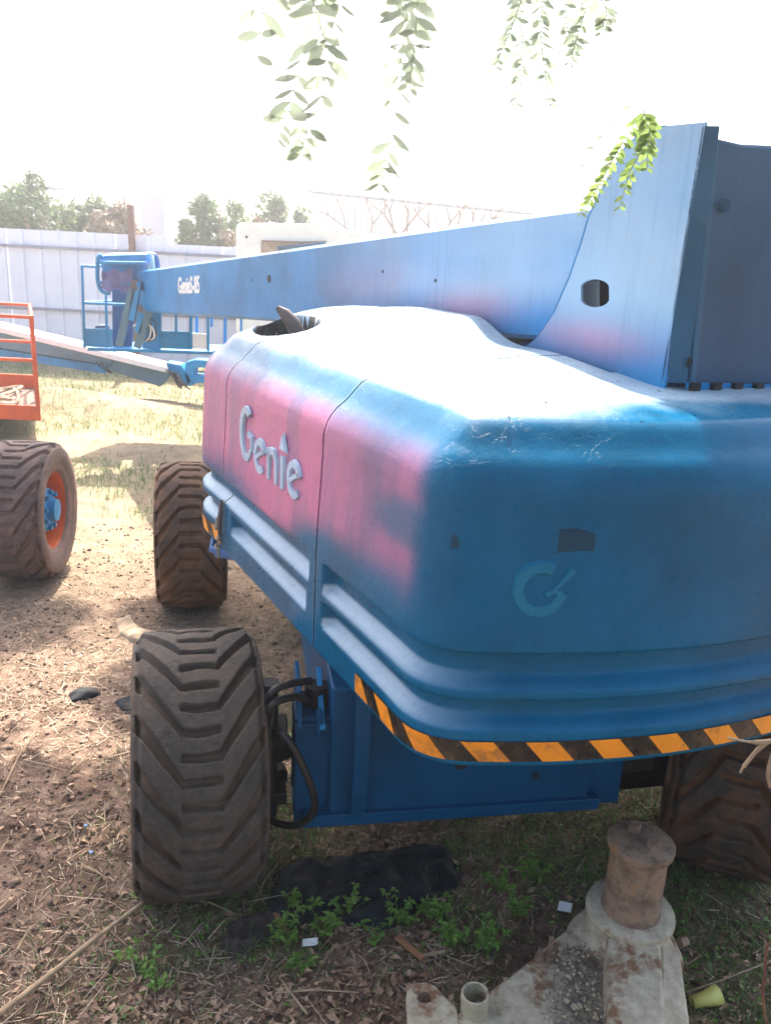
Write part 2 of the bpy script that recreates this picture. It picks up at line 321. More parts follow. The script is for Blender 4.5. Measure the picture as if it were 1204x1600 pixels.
# ================================================================== BLUE BOOM LIFT
YAW = R(28); OR = np.array([.102, 2.057]); fx = np.array([-math.sin(YAW), math.cos(YAW)]); rx = np.array([math.cos(YAW), math.sin(YAW)])
def tl(r, f, z): q = OR+rx*r+fx*f; return np.array([q[0], q[1], z])
RX = np.array([rx[0], rx[1], 0]); FX = np.array([fx[0], fx[1], 0])
lc = tl(1.25, 1.3, 0)
lift = root('boom_lift', (lc[0], lc[1], 0), 'big blue boom lift with rounded rear cover, brown tyres and orange and black hazard tape', 'boom lift')
ctrl = [(1.0, 2.47), (.5, 2.45), (.24, 2.42), (.07, 2.32), (.0, 2.14), (0, 1.9), (0, 1.5), (0, 1.0), (0, .5), (0, .2), (-.0, .05), (.03, -.035), (.09, -.095), (.18, -.14), (.324, -.2), (.506, -.26), (.705, -.309), (.936, -.34), (1.25, -.352),
        (1.564, -.34), (1.8, -.309), (2.0, -.26), (2.18, -.2), (2.32, -.14), (2.41, -.095), (2.47, -.035), (2.5, .05), (2.5, .3), (2.5, 1.2), (2.5, 2.1)]
cp = np.array(ctrl); pl = []
for i in range(1, len(cp)-2):
    p0, p1, p2, p3 = cp[i-1:i+3]
    for k in range(20):
        u = k/20; pl.append(.5*((2*p1)+(-p0+p2)*u+(2*p0-5*p1+4*p2-p3)*u*u+(-p0+3*p1-3*p2+p3)*u**3))
pl = np.array(pl); sl = np.concatenate([[0], np.cumsum(np.linalg.norm(np.diff(pl, axis=0), axis=1))])
def path(s):
    s = np.asarray(s, float); p = np.stack([np.interp(s, sl, pl[:, 0]), np.interp(s, sl, pl[:, 1])], -1)
    q = np.stack([np.interp(s+.03, sl, pl[:, 0])-np.interp(s-.03, sl, pl[:, 0]), np.interp(s+.03, sl, pl[:, 1])-np.interp(s-.03, sl, pl[:, 1])], -1)
    q /= np.linalg.norm(q, axis=-1, keepdims=True); return p, np.stack([q[..., 1], -q[..., 0]], -1)
def s_at_f(f):  # arc position where the left side passes f
    i = np.where((pl[:, 1] <= f) & (sl > .6))[0][0]; return sl[i]
S_SEAM, S_FR = s_at_f(.735), s_at_f(1.80); S_COR = s_at_f(.02)
ZT = 1.955
def recess(s, z):
    """depth of the pressed grooves in the side and rear"""
    def gr(z0, z1, zl):     # flat recess z1..zl then a ledge sloping out to z0
        return sm(z1+.014, z1, z)*np.clip((z-z0)/(zl-z0), 0, 1)
    g1 = gr(1.285, 1.385, 1.316); g2 = gr(1.162, 1.245, 1.192)
    def mk(a_, b_, e_=.03): return sm(a_, a_+e_, s)*sm(b_, b_-e_, s)
    m1 = np.maximum(mk(S_SEAM+.06, 99), mk(.35, S_SEAM-.06)); m2 = np.maximum(np.maximum(mk(S_SEAM+.06, 99), mk(S_FR+.10, S_SEAM-.08)), mk(.35, S_FR-.04))
    return .044*(g1*m1+g2*m2)
def bottom(s): return 1.055+0*s
def sheenfun(p3, f, z, s):  # where the reflected pink sheen is painted on the cover side
    P = np.stack([f*1.0, z*2.2], -1); n_ = fbm(P*1.6, 61, 3); n2 = fbm(np.stack([f*3, z*3], -1), 77, 3)
    side = sm(S_COR+.0, S_COR-.12, s+(n2-.5)*.1)
    lim = 1.40+.10*sm(.95, .6, f)
    m = sm(lim-.03, lim+.13, z+(n_-.5)*.2)*sm(1.95, 1.84, z)
    hole = np.exp(-(((f-.12)/.22)**2+((z-1.70)/.09)**2))
    m = m*(1-.8*sm(.15, .8, hole+(n2-.5)*.7))*(.72+.5*sm(.3, .7, fbm(np.stack([f*9, z*2.2], -1), 79, 4)))
    m = np.maximum(m, .25*sm(1.36, 1.4, z)*sm(2.0, 2.2, f))
    return np.clip(m*side*(.84+.5*(n2-.3))*(1-.35*sm(.75, .70, f)), 0, 1)
def top_h(r, f, e_):
    e_ = e_*1.0
    P = np.stack([r, f], -1)*1.0; z = ZT+.012*(fbm(P*2.2, 91, 3)-.5)
    z = z+.075*np.clip(1-(1-np.clip(e_/.34, 0, 1))**2, 0, 1)
    z = z+.055*sm(.15, .85, f)*sm(.3, .85, r)+.06*sm(.12, .5, e_)*sm(.95, 1.35, f)+.03*sm(.62, .78, r)*sm(1.05, 1.3, f)*sm(2.1, 1.7, f)
    pk = ((r-.36)/.13)**2+((f-1.98)/.24)**2; return z-.20*sm(1.15, .85, pk), (pk < 1.17)
def section(name, s0, s1, label=None, cap0=True, cap1=True):
    S = np.linspace(s0, s1, max(8, int((s1-s0)/.0105))); rows = []; sheens = []; rec = []; dark = []
    p, nr = path(S); zb = 1.045
    Zs = np.concatenate([[zb], np.linspace(zb+.004, ZT-.14, 100)])
    p3 = lambda q, z: np.stack([OR[0]+rx[0]*q[:, 0]+fx[0]*q[:, 1], OR[1]+rx[1]*q[:, 0]+fx[1]*q[:, 1], z+0*q[:, 0]], -1)
    def add(q, z, fd, dk=False): rows.append(p3(q, z)); sheens.append(fd); dark.append(np.full(len(q), dk) if not hasattr(dk, '__len__') else dk)
    add(p-nr*.10, zb, 0*S); add(p-nr*.03, zb-.002, 0*S)
    for z in Zs:
        wob = (fbm(np.stack([S*1.5, 0*S+z*2], -1), 101, 2)-.5)*.008
        d = -recess(S, z+0*S)-.018*sm(1.4, 1.85, z)+wob*sm(1.1, 1.4, z)
        if z < zb+.01: d = d-.012
        q = p+nr*d[:, None]; add(q, z, sheenfun(None, q[:, 1], z+0*S, S))
    q0 = p-nr*.018; NR = 14; rad = .15; rise = .14
    for k in range(1, NR+1):
        a_ = math.pi/2*k/NR; q = q0-nr*rad*(1-math.cos(a_)); h, dk = top_h(q[:, 0], q[:, 1], 0*S+rad*(1-math.cos(a_))); z = ZT-rise+rise*math.sin(a_)+(h-ZT)*sm(.6, 1, k/NR)
        add(q, z, sheenfun(None, q[:, 1], z+0*S, S))
    q1 = q0-nr*rad; ct = np.stack([np.clip(q1[:, 0], .98, 1.4), np.clip(q1[:, 1], .45, 2.2)], -1)
    for k in range(1, 111):
        v = k/110; q = q1*(1-v)+ct*v; h, dk = top_h(q[:, 0], q[:, 1], rad+np.linalg.norm(q-q1, axis=1)); add(q, h, 0*S, dk)
    V = np.concatenate(rows); ns = len(S); nr_ = len(rows); I = np.arange(nr_*ns).reshape(nr_, ns)
    Fq = np.stack([I[:-1, :-1], I[:-1, 1:], I[1:, 1:], I[1:, :-1]], -1).reshape(-1, 4)
    dk = np.concatenate(dark); mi = dk[Fq].all(1).astype(int)
    if True:   # closing flanges at the seams
        ex = []; base = len(V); VV = [V]; FF = [Fq]
        for col_, on in ((0, cap0), (ns-1, cap1)):
            if not on: continue
            n_ = nr_-112; inn = V[I[:n_, col_]]-np.array([*(nr[col_, 0]*rx+nr[col_, 1]*fx), 0])*.03
            VV.append(inn); b = base; base += n_; k = np.arange(n_-1)
            FF.append(np.stack([I[:n_-1, col_], I[1:n_, col_], b+k+1, b+k], -1)); mi = np.concatenate([mi, np.zeros(n_-1, int)])
        V = np.concatenate(VV); Fq = np.concatenate(FF)
    fd = np.concatenate(sheens); fd = np.concatenate([fd, np.zeros(len(V)-len(fd))])
    loc_ = np.stack([(V[:, :2]-OR)@rx, (V[:, :2]-OR)@fx], 1); ed_ = np.minimum(np.minimum(loc_[:, 0], 2.5-loc_[:, 0]), loc_[:, 1]+.352*np.clip(1-((loc_[:, 0]-1.25)/1.25)**2, 0, 1)**.7)
    ch_ = .55*sm(.16, .34, ed_+.25*(fbm(V[:, :2]*4, 23, 4)-.5))*(V[:, 2] > ZT-.05)*(.6+.8*fbm(V[:, :2]*3, 19, 4))  # sunlit top painted paler to look blown out
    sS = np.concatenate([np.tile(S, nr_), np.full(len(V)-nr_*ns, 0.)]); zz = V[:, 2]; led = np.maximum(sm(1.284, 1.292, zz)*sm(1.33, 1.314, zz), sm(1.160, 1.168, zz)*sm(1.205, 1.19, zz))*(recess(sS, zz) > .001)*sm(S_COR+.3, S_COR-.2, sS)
    ch_ = np.maximum(ch_, .6*led)  # groove ledges painted pale for the sky light they catch
    me = mesh(name, V, Fq, [m_blue, m_dark], True, mi, {'fade': fd, 'glare': ch_})
    o = obj(name, me, lift); 
    if label: o['label'] = label
    return o
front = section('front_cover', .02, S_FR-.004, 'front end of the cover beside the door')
door = section('cover_door', S_FR+.004, S_SEAM-.005, 'side door with painted-in pink sheen and raised lettering')
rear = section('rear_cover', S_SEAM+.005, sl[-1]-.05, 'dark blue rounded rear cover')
def onside(s, z, d=0):
    p, nr = path(np.array([s])); q = p[0]+nr[0]*d; return tl(q[0], q[1], z)
scr = random.Random(4)
for k in range(9):
    s_, z_ = S_COR+scr.uniform(.1, 1.2), scr.uniform(1.45, 1.82); MB().tube([onside(s_, z_, -.0165), onside(s_+scr.uniform(-.02, .02), z_-scr.uniform(.01, .035), -.0160)], .0012, 4).build('scratch', m_patch, rear)
# hazard tape
def tape(s0, s1, parent, first):
    zb, zt = 1.068, 1.132
    S = np.arange(s0, s1+.001, .02); V = []; 
    for s in S: V += [onside(s, zb, .003), onside(s, zt, .003)]
    Fc = [[2*i, 2*i+2, 2*i+3, 2*i+1] for i in range(len(S)-1)]
    tp = obj('hazard_tape', mesh('hazard_tape', V, Fc, m_tapeb, True), lift)
    s = first
    while s < s1-.12:
        V = []; n_ = 8; wd = .092; sk = .055
        for k in range(n_+1):
            for j in range(3):
                ss = min(s1, max(s0, s+wd*k/n_+sk*(1-j/2))); V.append(onside(ss, zb+.001+(zt-zb-.002)*j/2, .0052))
        Fc = [[3*i+j, 3*i+3+j, 3*i+4+j, 3*i+1+j] for i in range(n_) for j in range(2)]
        obj('stripe', mesh('stripe', V, Fc, m_tapeo, True), tp); s += .182
tape(s_at_f(.37), sl[-1]-.5, rear, s_at_f(.37)-.05); tape(.45, S_FR-.03, front, .45)
# raised lettering, built from thick bevelled strokes in (u along the side, v up)
def stroke_me(name, strokes, frame, wd, dep, mat, polys=()):
    mb = MB()
    for st in strokes:
        pts = np.array(st['p'], float); w_ = st.get('w', wd); n_ = len(pts); T = np.gradient(pts, axis=0); T /= np.linalg.norm(T, axis=1)[:, None]; N = np.stack([-T[:, 1], T[:, 0]], 1)
        ww = np.array(w_) if hasattr(w_, '__len__') else np.full(n_, w_); cols = []
        for o_, h_ in ((-.5, 0), (-.36, 1), (.36, 1), (.5, 0)): cols.append([(pts[i]+N[i]*ww[i]*o_, h_*dep) for i in range(n_)])
        V = [frame(c[0][0], c[0][1], c[1]) for col_ in cols for c in col_]
        Fc = [[k*n_+i, k*n_+i+1, (k+1)*n_+i+1, (k+1)*n_+i] for k in range(3) for i in range(n_-1)]+[[0, n_, 2*n_, 3*n_], [n_-1, 4*n_-1, 3*n_-1, 2*n_-1]]
        mb.add(V, Fc)
    for pg in polys:
        c = np.mean(pg, axis=0); V = [frame(*q, 0) for q in pg]+[frame(*(c+(np.array(q)-c)*.7), dep) for q in pg]; n_ = len(pg)
        mb.add(V, [list(range(n_, 2*n_))]+[[i, (i+1) % n_, n_+(i+1) % n_, n_+i] for i in range(n_)])
    return mb.me(name, mat)
def arc(cx, cy, rx_, ry, a0, a1, n_=18): return [(cx+rx_*math.cos(R(a0+(a1-a0)*k/n_)), cy+ry*math.sin(R(a0+(a1-a0)*k/n_))) for k in range(n_+1)]
s_L0 = s_at_f(1.57); 
def fr_side(u, v, d): return onside(s_L0+u*1.05, 1.55+v*1.05, -.012+d)
hw = .26; letters = [
 ('G', [dict(p=arc(.085, .115, .062, .095, 55, 325), w=[.028+.018*math.sin(math.pi*k/18) for k in range(19)]), dict(p=[(.150, .060), (.150, .112), (.105, .118)], w=.03)], []),
 ('e', [dict(p=arc(.245, .062, .050, .055, 20, 318), w=.034), dict(p=[(.205, .048), (.250, .075), (.296, .090)], w=.022)], []),
 ('n', [dict(p=[(.345, .0), (.345, .118)], w=.034), dict(p=[(.345, .085), (.37, .112), (.40, .112), (.422, .085), (.425, .0)], w=.034)], []),
 ('i', [dict(p=[(.487, .0), (.487, .118)], w=.038)], [[(.45, .135), (.524, .135), (.487, .205)]]),
 ('e', [dict(p=arc(.600, .062, .050, .055, 20, 318), w=.034), dict(p=[(.56, .048), (.605, .075), (.651, .090)], w=.022)], [])]
for nm, st, pg in letters:
    o = obj('letter', stroke_me('letter', st, fr_side, .03, .012, m_letter, pg), door)
    o['label'] = 'raised letter '+nm
# oval seam lines and embossed G on the rear
s_g = S_COR
p_, n_ = path(sl); 
def s_of_r(r_): i = np.where((sl > S_COR) & (pl[:, 0] >= r_))[0][0]; return sl[i]
def fr_rear(sc): 
    s0 = sc
    return lambda u, v, d: onside(s0+u, 1.583+v, -.012+d)
def rear_s(px, py, zguess):
    best = None
    for s in np.arange(S_COR, S_COR+1.6, .004):
        q = onside(s, zguess, -.012)-CAM; k = q@fw; X_ = 602+F_PX*(q@rt)/k
        if best is None or abs(X_-px) < best[0]: best = (abs(X_-px), s)
    return best[1]
sG = rear_s(843, 887, 1.58)
o = obj('emblem', stroke_me('emblem', [dict(p=arc(0, 0, .060, .062, 62, 352, 30), w=.036), dict(p=[(.012, -.012), (.040, -.004), (.062, -.008)], w=.014), dict(p=[(.020, -.018), (.050, .016), (.084, .056)], w=[.006, .014, .024])], fr_rear(sG), .03, .011, m_emb), rear); o['label'] = 'raised round letter G'
sD = rear_s(707, 770, 1.66); V = [onside(sD+a_, 1.695+b_, -.014) for a_, b_ in ((0, .03), (.014, .008), (.01, -.02), (-.002, -.034), (-.012, -.01), (-.012, .014))]; obj('paint_chip', mesh('paint_chip', V, [list(range(6))], m_patch), rear)
sP = rear_s(898, 822, 1.68)
V = []; 
Pp = [(-.05, -.045), (-.048, .05), (.0, .052), (.05, .038), (.052, -.035), (.02, -.022), (-.01, -.03)]
V = [onside(sP+a_, 1.70+b_, -.0125) for a_, b_ in Pp]; o = obj('sticker_patch', mesh('sticker_patch', V, [list(range(7))], m_patch), rear)
# dry leaf bits lying on the cover
tr_, tf_ = rng.uniform(.1, 1.0, 90), rng.uniform(-.1, 1.9, 90); te_ = np.minimum(tr_, tf_+.3); tz_, _ = top_h(tr_, tf_, te_)
ok_ = te_ > .2; TP = np.array([tl(a_, b_, c_+.006) for a_, b_, c_ in zip(tr_[ok_], tf_[ok_], tz_[ok_])]); pieces('leaf_bits', m_dleaf, TP, rng.uniform(.006, .022, len(TP)), rng.uniform(.003, .009, len(TP)), rng.normal(.001, .002, len(TP)), 'leaf')
# exhaust horn in the pocket
ex = [tl(.40, 1.93, 1.85), tl(.40, 1.93, 2.03), tl(.375, 1.93, 2.08), tl(.335, 1.93, 2.125), tl(.305, 1.95, 2.15)]
MB().tube(ex, [.042, .040, .036, .026, .012], 14).build('exhaust_pipe', m_exh, lift)
# small dark things on top: lids, bolt holes
MB().cyl(tl(.72, .42, ZT-.012), tl(.72, .42, ZT+.004), .035, n=20).build('cap', m_blued, lift)
MB().box(tl(.86, 1.30, ZT+.004), (.40, .03, .006), RX, FX).build('slot', m_dark, lift)
def plate_at(px, rr):
    a_ = np.array([math.cos(YAW), math.sin(YAW), 0]); p0 = tl(rr, 0, 0); out = []
    for q in px:
        d = ray(*q); t_ = ((p0-CAM)@a_)/(d@a_); out.append(CAM+d*t_)
    return out
# --- boom
def bm(r, f, z): return tl(r, f, z)
RB0, RB1 = 1.02, 1.52
e0 = None
def zt(f): return 2.655-.0652*f
def zb(f): return 2.170-.0638*f
FS = float((plate_at([(905, 458)], RB0)[0][:2]-OR)@fx)+.012; FT = float((plate_at([(930, 335)], RB0)[0][:2]-OR)@fx)
NB = 260; tt_ = np.linspace(0, 1, NB)**1.0; fs = .36+8.39*tt_
prof = [(0, 0), (0, .012), (0, .5), (0, .988), (.0, 1)]
rows = []; fd = []; ck = []
nz_ = 26
for j in range(nz_):
    v = j/(nz_-1); f0_ = FT+(FS-FT)*(1-float(sm(.62, .95, v))); fs = f0_+(8.75-f0_)*tt_; z = zb(fs)*(1-v)+zt(fs)*v; rr = RB0+.02*(1-min(1, min(v, 1-v)/.04))**2+0*fs+.003*(fbm(np.stack([fs*1.5, z*3], -1), 7, 2)-.5)
    rows.append(np.stack([OR[0]+rx[0]*rr+fx[0]*fs, OR[1]+rx[1]*rr+fx[1]*fs, z], -1))
    q = np.stack([fs*1.2, z*4], -1); n_ = fbm(q, 55, 3)
    g1 = np.exp(-(((fs-2.35)/.55)**2+((v-.52)/.26)**2)); g2 = np.exp(-(((fs-1.45)/.33)**2+((v-.28)/.17)**2))
    fd.append(np.clip((g1*.28+g2*.62)*(.6+n_*.8), 0, 1)); ck.append(np.clip(.5*sm(3.6, 1.2, fs)*sm(.12, .5, v)*(.6+.8*n_), 0, 1))  # pink sheen and pale glare painted on the boom side
for rr, z in ((RB1, zt(fs)), (RB1, zb(fs)), (RB0+.02, zb(fs))):
    rows.append(np.stack([OR[0]+rx[0]*rr+fx[0]*fs, OR[1]+rx[1]*rr+fx[1]*fs, z], -1)); fd.append(0*fs); ck.append(0*fs)
V = np.concatenate(rows); I = np.arange(len(rows)*NB).reshape(len(rows), NB); Fq = np.stack([I[:-1, 1:], I[:-1, :-1], I[1:, :-1], I[1:, 1:]], -1).reshape(-1, 4)
boom = obj('boom', mesh('boom', V, Fq, m_boom, True, attrs={'fade': np.concatenate(fd), 'glare': np.concatenate(ck)}), lift)
md = boom.modifiers.new('edge', 'EDGE_SPLIT'); md.split_angle = R(40)
MB().box(tl((RB0+RB1)/2, 8.752, (zb(8.75)+zt(8.75))/2), (.49, .006, .47), RX, FX).build('boom_end_cap', m_bluelt, boom)
MB().cyl(tl(RB0+.012, 4.07, 2.205), tl(RB0-.004, 4.07, 2.205), .028, n=18).build('bolt_hole', m_dark, boom)
for f_, z_ in ((4.45, 2.18), (3.2, 2.06), (2.3, 2.32), (1.75, 2.30)): MB().cyl(tl(RB0+.01, f_, z_), tl(RB0-.003, f_, z_), .008, n=8).build('bolt', m_dark, boom)
def text(body, name, mat, parent, origin, xdir, ydir, size, ext, bold=.0):
    cu = bpy.data.curves.new(name, 'FONT'); cu.body = body; cu.size = size; cu.extrude = ext; cu.offset = bold; cu.resolution_u = 3; cu.space_character = .92
    to = bpy.data.objects.new(name, cu); COL.objects.link(to); dg = bpy.context.evaluated_depsgraph_get(); me = bpy.data.meshes.new_from_object(to.evaluated_get(dg)); bpy.data.objects.remove(to)
    me.materials.clear(); me.materials.append(mat); Xv = Vector(xdir).normalized(); Yv = Vector(ydir).normalized(); Zv = Xv.cross(Yv)
    Mx = Matrix.Identity(4)
    for i in range(3): Mx[i][0] = Xv[i]; Mx[i][1] = Yv[i]; Mx[i][2] = Zv[i]; Mx[i][3] = origin[i]
    me.transform(Mx); return obj(name, me, parent)
text('GenieS-85', 'lettering', m_white, boom, tl(RB0-.003, 6.72, 1.95), -FX+np.array([0, 0, .0645]), (0, 0, 1), .21, .002, .006)
MB().prism([tl(1.06, .24, 1.97), tl(1.06, 1.1, 1.97), tl(1.06, 1.1, 2.09), tl(1.06, .24, 2.05)], RX*.4).build('riser_foot', m_blue2, lift, .01)
MB().prism([tl(1.12, .95, 1.98), tl(1.12, 3.0, 1.98), tl(1.12, 3.0, zb(3.0)+.02), tl(1.12, .95, zb(.95)+.02)], RX*.3).build('boom_cradle', m_blue2, lift, .01)
# --- riser plates and pivot box
def plate_pts(px, rr):  # photo outline of the riser plate taken onto its own plane
    a_ = np.array([math.cos(YAW), math.sin(YAW), 0]); p0 = tl(rr, 0, 0); out = []
    for q in px:
        d = ray(*q); t_ = ((p0-CAM)@a_)/(d@a_); out.append(CAM+d*t_)
    return out
outl = [(806, 552), (838, 528), (866, 488), (890, 432), (908, 380), (920, 338), (938, 300), (960, 262), (978, 228), (1004, 206), (1040, 196), (1102, 190), (1090, 262), (1070, 380), (1052, 490), (1036, 612), (960, 600), (880, 580)]
slot = [(929+27*math.cos(a_)*1.0+0, 458+22*math.sin(a_)) for a_ in np.linspace(0, 2*math.pi, 25)[:-1]]
slot = [(min(max(x, 907), 951), y) for x, y in slot]
def holed_plate(name, rr, thick, mat, parent, hole=True):
    bmx = bmesh.new(); P = plate_pts(outl, rr); Hh = plate_pts(slot, rr); ed = []
    for loop in ((P, Hh) if hole else (P,)):
        vs_ = [bmx.verts.new(p) for p in loop]
        for i in range(len(vs_)): ed.append(bmx.edges.new((vs_[i], vs_[(i+1) % len(vs_)])))
    bmesh.ops.triangle_fill(bmx, use_beauty=True, use_dissolve=False, edges=ed)
    bmesh.ops.recalc_face_normals(bmx, faces=bmx.faces)
    ext = bmesh.ops.extrude_face_region(bmx, geom=bmx.faces[:]); bmesh.ops.translate(bmx, verts=[g for g in ext['geom'] if isinstance(g, bmesh.types.BMVert)], vec=RX*thick)
    bmesh.ops.recalc_face_normals(bmx, faces=bmx.faces)
    me = bpy.data.meshes.new(name); bmx.to_mesh(me); bmx.free(); me.materials.append(mat); return me
def subdiv_sheen(me, fn):
    bmx = bmesh.new(); bmx.from_mesh(me); 
    for _ in range(5):
        le = [e for e in bmx.edges if e.calc_length() > .05]
        if not le: break
        bmesh.ops.subdivide_edges(bmx, edges=le, cuts=1); bmesh.ops.triangulate(bmx, faces=bmx.faces)
    bmx.to_mesh(me); bmx.free(); co = np.empty(len(me.vertices)*3); me.vertices.foreach_get('co', co); co = co.reshape(-1, 3)
    f_ = (co[:, :2]-OR)@fx; F1, F2 = fn(f_, co[:, 2])
    for k, v in (('fade', F1), ('glare', F2)):
        at = me.attributes.new(k, 'FLOAT', 'POINT'); at.data.foreach_set('value', np.asarray(v, dtype=np.float32))
def pf(f, z):  # pink sheen and pale glare painted on the riser plate
    n_ = fbm(np.stack([f*2, z*3], -1), 15, 3)
    return np.clip(.6*np.exp(-(((f-.62)/.3)**2+((z-2.155)/.07)**2))*(.5+n_), 0, 1), np.clip(.5*sm(2.08, 2.32, z)*(.6+.8*n_), 0, 1)
me = holed_plate('riser_plate', RB0-.014, .010, m_plate, lift); subdiv_sheen(me, pf); rp = obj('riser_plate', me, lift)
MB().tube(plate_pts([(x-1, y) for x, y in outl[1:11]], RB0-.012), .0035, 6).build('weld_bead', m_plate, rp)
me2 = holed_plate('riser_plate_far', RB1, .012, m_blue2, lift, False)
obj('riser_plate', me2, lift)['label'] = 'far side riser plate'
sp_ = plate_pts([(890, 425), (975, 425), (975, 492), (890, 492)], RB0+.10); MB().prism(sp_, RX*.01).build('slot_backing', m_dark, lift)  # dark backing stands in for the shade inside the slot
wp_ = plate_pts([(921+16*math.cos(a_), 459+21*math.sin(a_)) for a_ in np.linspace(R(90), R(270), 14)]+[(933, 438), (933, 480)], RB0+.085); MB().prism(wp_, RX*.01).build('pivot_pin', m_white, lift)  # white half disc stands in for the bright spot seen through the slot
# rear of the pivot housing, facing the camera
def pf_at(x, y, f):      # photo feature known to lie on the plane square to the boom at f
    d = ray(x, y); t_ = ((tl(0, f, 0)-CAM)@FX)/(d@FX); return CAM+d*t_
fa = .20
hb = MB(); hb.prism([pf_at(x, y, fa) for x, y in ((1078, 607), (1400, 616), (1400, 240), (1204, 226), (1160, 224), (1117, 214))], FX*.3)
hb.build('pivot_housing', m_boxgrey, lift, .012)
MB().prism([pf_at(x, y, fa-.012) for x, y in ((1078, 607), (1086, 607), (1124, 217), (1115, 214))], FX*.02).build('housing_flange', m_edge, lift, .003)
pe = plate_pts([(1101, 196), (1036, 598)], RB0-.014); q0 = [pf_at(x, y, .30) for x, y in ((1113, 205), (1062, 604))]
MB().prism([pe[0], pe[1], pe[1]+RX*.075-FX*.03, pe[0]+RX*.03-FX*.03], FX*.012).build('edge_strip', m_edge, lift, .002)
for y in (492, 534, 576): MB().prism([pf_at(x, yy, .27) for x, yy in ((1056, y), (1084, y), (1084, y+2.5), (1056, y+2.5))], FX*.03).build('bright_slit', m_white, lift)  # white strips stand in for the bright slits in the gap
MB().prism([pf_at(x, y, .34) for x, y in ((1030, 606), (1100, 606), (1130, 230), (1090, 230))], FX*.01).build('gap_backing', m_dark, lift)  # dark sheet put in to make the gap read as shade
MB().cyl(pf_at(1130, 321, fa+.01), pf_at(1130, 321, fa-.012), .02, n=24).cyl(pf_at(1130, 321, fa-.01), pf_at(1130, 321, fa-.026), .011, n=6).build('bolt', m_boxgrey, lift)
MB().box(pf_at(1076, 566, fa-.01), (.010, .01, .026), RX, FX).build('bolt_hole', m_dark, lift)
for k in range(6): MB().box(pf_at(1085+k*33, 605, fa-.03), (.035, .02, .03), RX, FX).build('dark_slot', m_dark, lift)  # dark blocks stand in for the shaded openings beneath the housing
MB().prism([pf_at(1076, 598, fa-.02), pf_at(1400, 606, fa-.02), pf_at(1400, 622, fa-.02), pf_at(1076, 612, fa-.02)], FX*.015).build('deck_plate', m_boom, lift)
# --- chassis
CY = R(10); cfx = np.array([-math.sin(CY), math.cos(CY), 0]); crx = np.array([math.cos(CY), math.sin(CY), 0]); CO = G(470, 1290, .35)
def ch(r, f, z): return CO*[1, 1, 0]+crx*r+cfx*f+np.array([0, 0, z])
W_ = 1.17
cb = MB(); cb.prism([ch(.10, .0, .35), ch(W_-.04, .0, .35), ch(W_-.04, .0, .92), ch(.10, .0, .92)], cfx*3.2)
chassis = cb.build('chassis', m_blue2, lift, .01)
MB().prism([ch(0, -.02, .35), ch(W_, -.02, .35), ch(W_, -.02, .40), ch(0, -.02, .40)], cfx*.05).build('chassis_lip', m_blue2, chassis, .004)
MB().cyl(ch(.60, .02, .585), ch(.60, -.004, .585), .028, n=20).build('bolt_hole', m_dark, chassis)
MB().cyl(ch(.90, .02, .51), ch(.90, -.004, .51), .014, n=12).build('bolt_hole', m_dark, chassis)
# round turntable bearing under the cover
MB().cyl(tl(1.25, 1.25, .90), tl(1.25, 1.25, 1.1), .62, n=48).build('turntable_bearing', m_blue2, lift)
MB().prism([tl(.07, .0, 1.08), tl(2.43, .0, 1.08), tl(2.43, 2.3, 1.08), tl(.07, 2.3, 1.08)], (0, 0, .03)).build('turntable_deck', m_dark, lift)
# curved flank plate at the left corner of the chassis
cpv = [ch(.10, -.03, .36), ch(.13, -.05, .5), ch(.15, -.06, .65), ch(.15, -.06, .8), ch(.13, -.05, .93), ch(.115, .0, 1.02), ch(.06, .02, 1.02), ch(.085, -.02, .93), ch(.10, -.03, .8), ch(.095, -.03, .65), ch(.08, -.01, .5), ch(.05, .0, .36)]
V = []; 
for z_, o_ in ((.355, .0), (.45, -.03), (.58, -.05), (.72, -.055), (.86, -.045), (.96, -.02)):
    for r_ in (.18, .235): V.append(ch(r_, o_-.012, z_))
    V.append(ch(.235, o_+.05, z_))
MB().add(V, [[i*3+j, i*3+j+1, (i+1)*3+j+1, (i+1)*3+j] for i in range(5) for j in range(2)], True).build('flank_plate', m_blue2, chassis)
MB().prism([ch(.13, .9, .55), ch(.13, .25, .62), ch(.13, .1, 1.04), ch(.13, .95, 1.04)], crx*.02).build('side_gusset', m_bluelt, chassis, .004)
# axle brackets (rear)
for r_, sgn in ((.06, -1), (W_+.02, 1)):
    b = MB(); b.box(ch(r_, .04, .55), (.17, .02, .42), crx, cfx); b.box(ch(r_, .24, .55), (.17, .02, .42), crx, cfx); b.box(ch(r_, .14, .35), (.17, .2, .02), crx, cfx)
    b.box(ch(r_, .14, .77), (.17, .2, .02), crx, cfx); b.box(ch(r_, .02, .77), (.02, .04, .10), crx, cfx)
    b.build('axle_bracket', m_blue2, lift, .004)
    MB().cyl(ch(r_-sgn*.0, .14, .32), ch(r_, .14, .86), .045, n=20).build('king_pin', m_black, lift)
for f_ in (.14, 2.75): MB().beam(ch(.02, f_, .50), ch(W_-.02, f_, .50), .2, .22).build('axle', m_blue2, lift, .01)
for f_ in (2.75,):
    for r_ in (-.02, W_+.02): MB().box(ch(r_, f_, .52), (.12, .16, .34), crx, cfx).build('axle_bracket', m_blue2, lift, .005)
MB().beam(ch(-.05, .2, .62), ch(-.34, .14, .52), .1, .16).beam(ch(-.05, .2, .45), ch(-.30, .14, .45), .08, .06).build('steering_knuckle', m_black, lift, .01)
MB().beam(ch(W_+.05, .2, .62), ch(W_+.30, .2, .52), .1, .16).build('steering_knuckle', m_black, lift, .01)
MB().prism([ch(W_+.06, .25, .30), ch(W_+.36, .22, .34), ch(W_+.30, .2, .62), ch(W_+.10, .2, .72)], cfx*.12).build('steering_arm', m_exh, lift, .01)
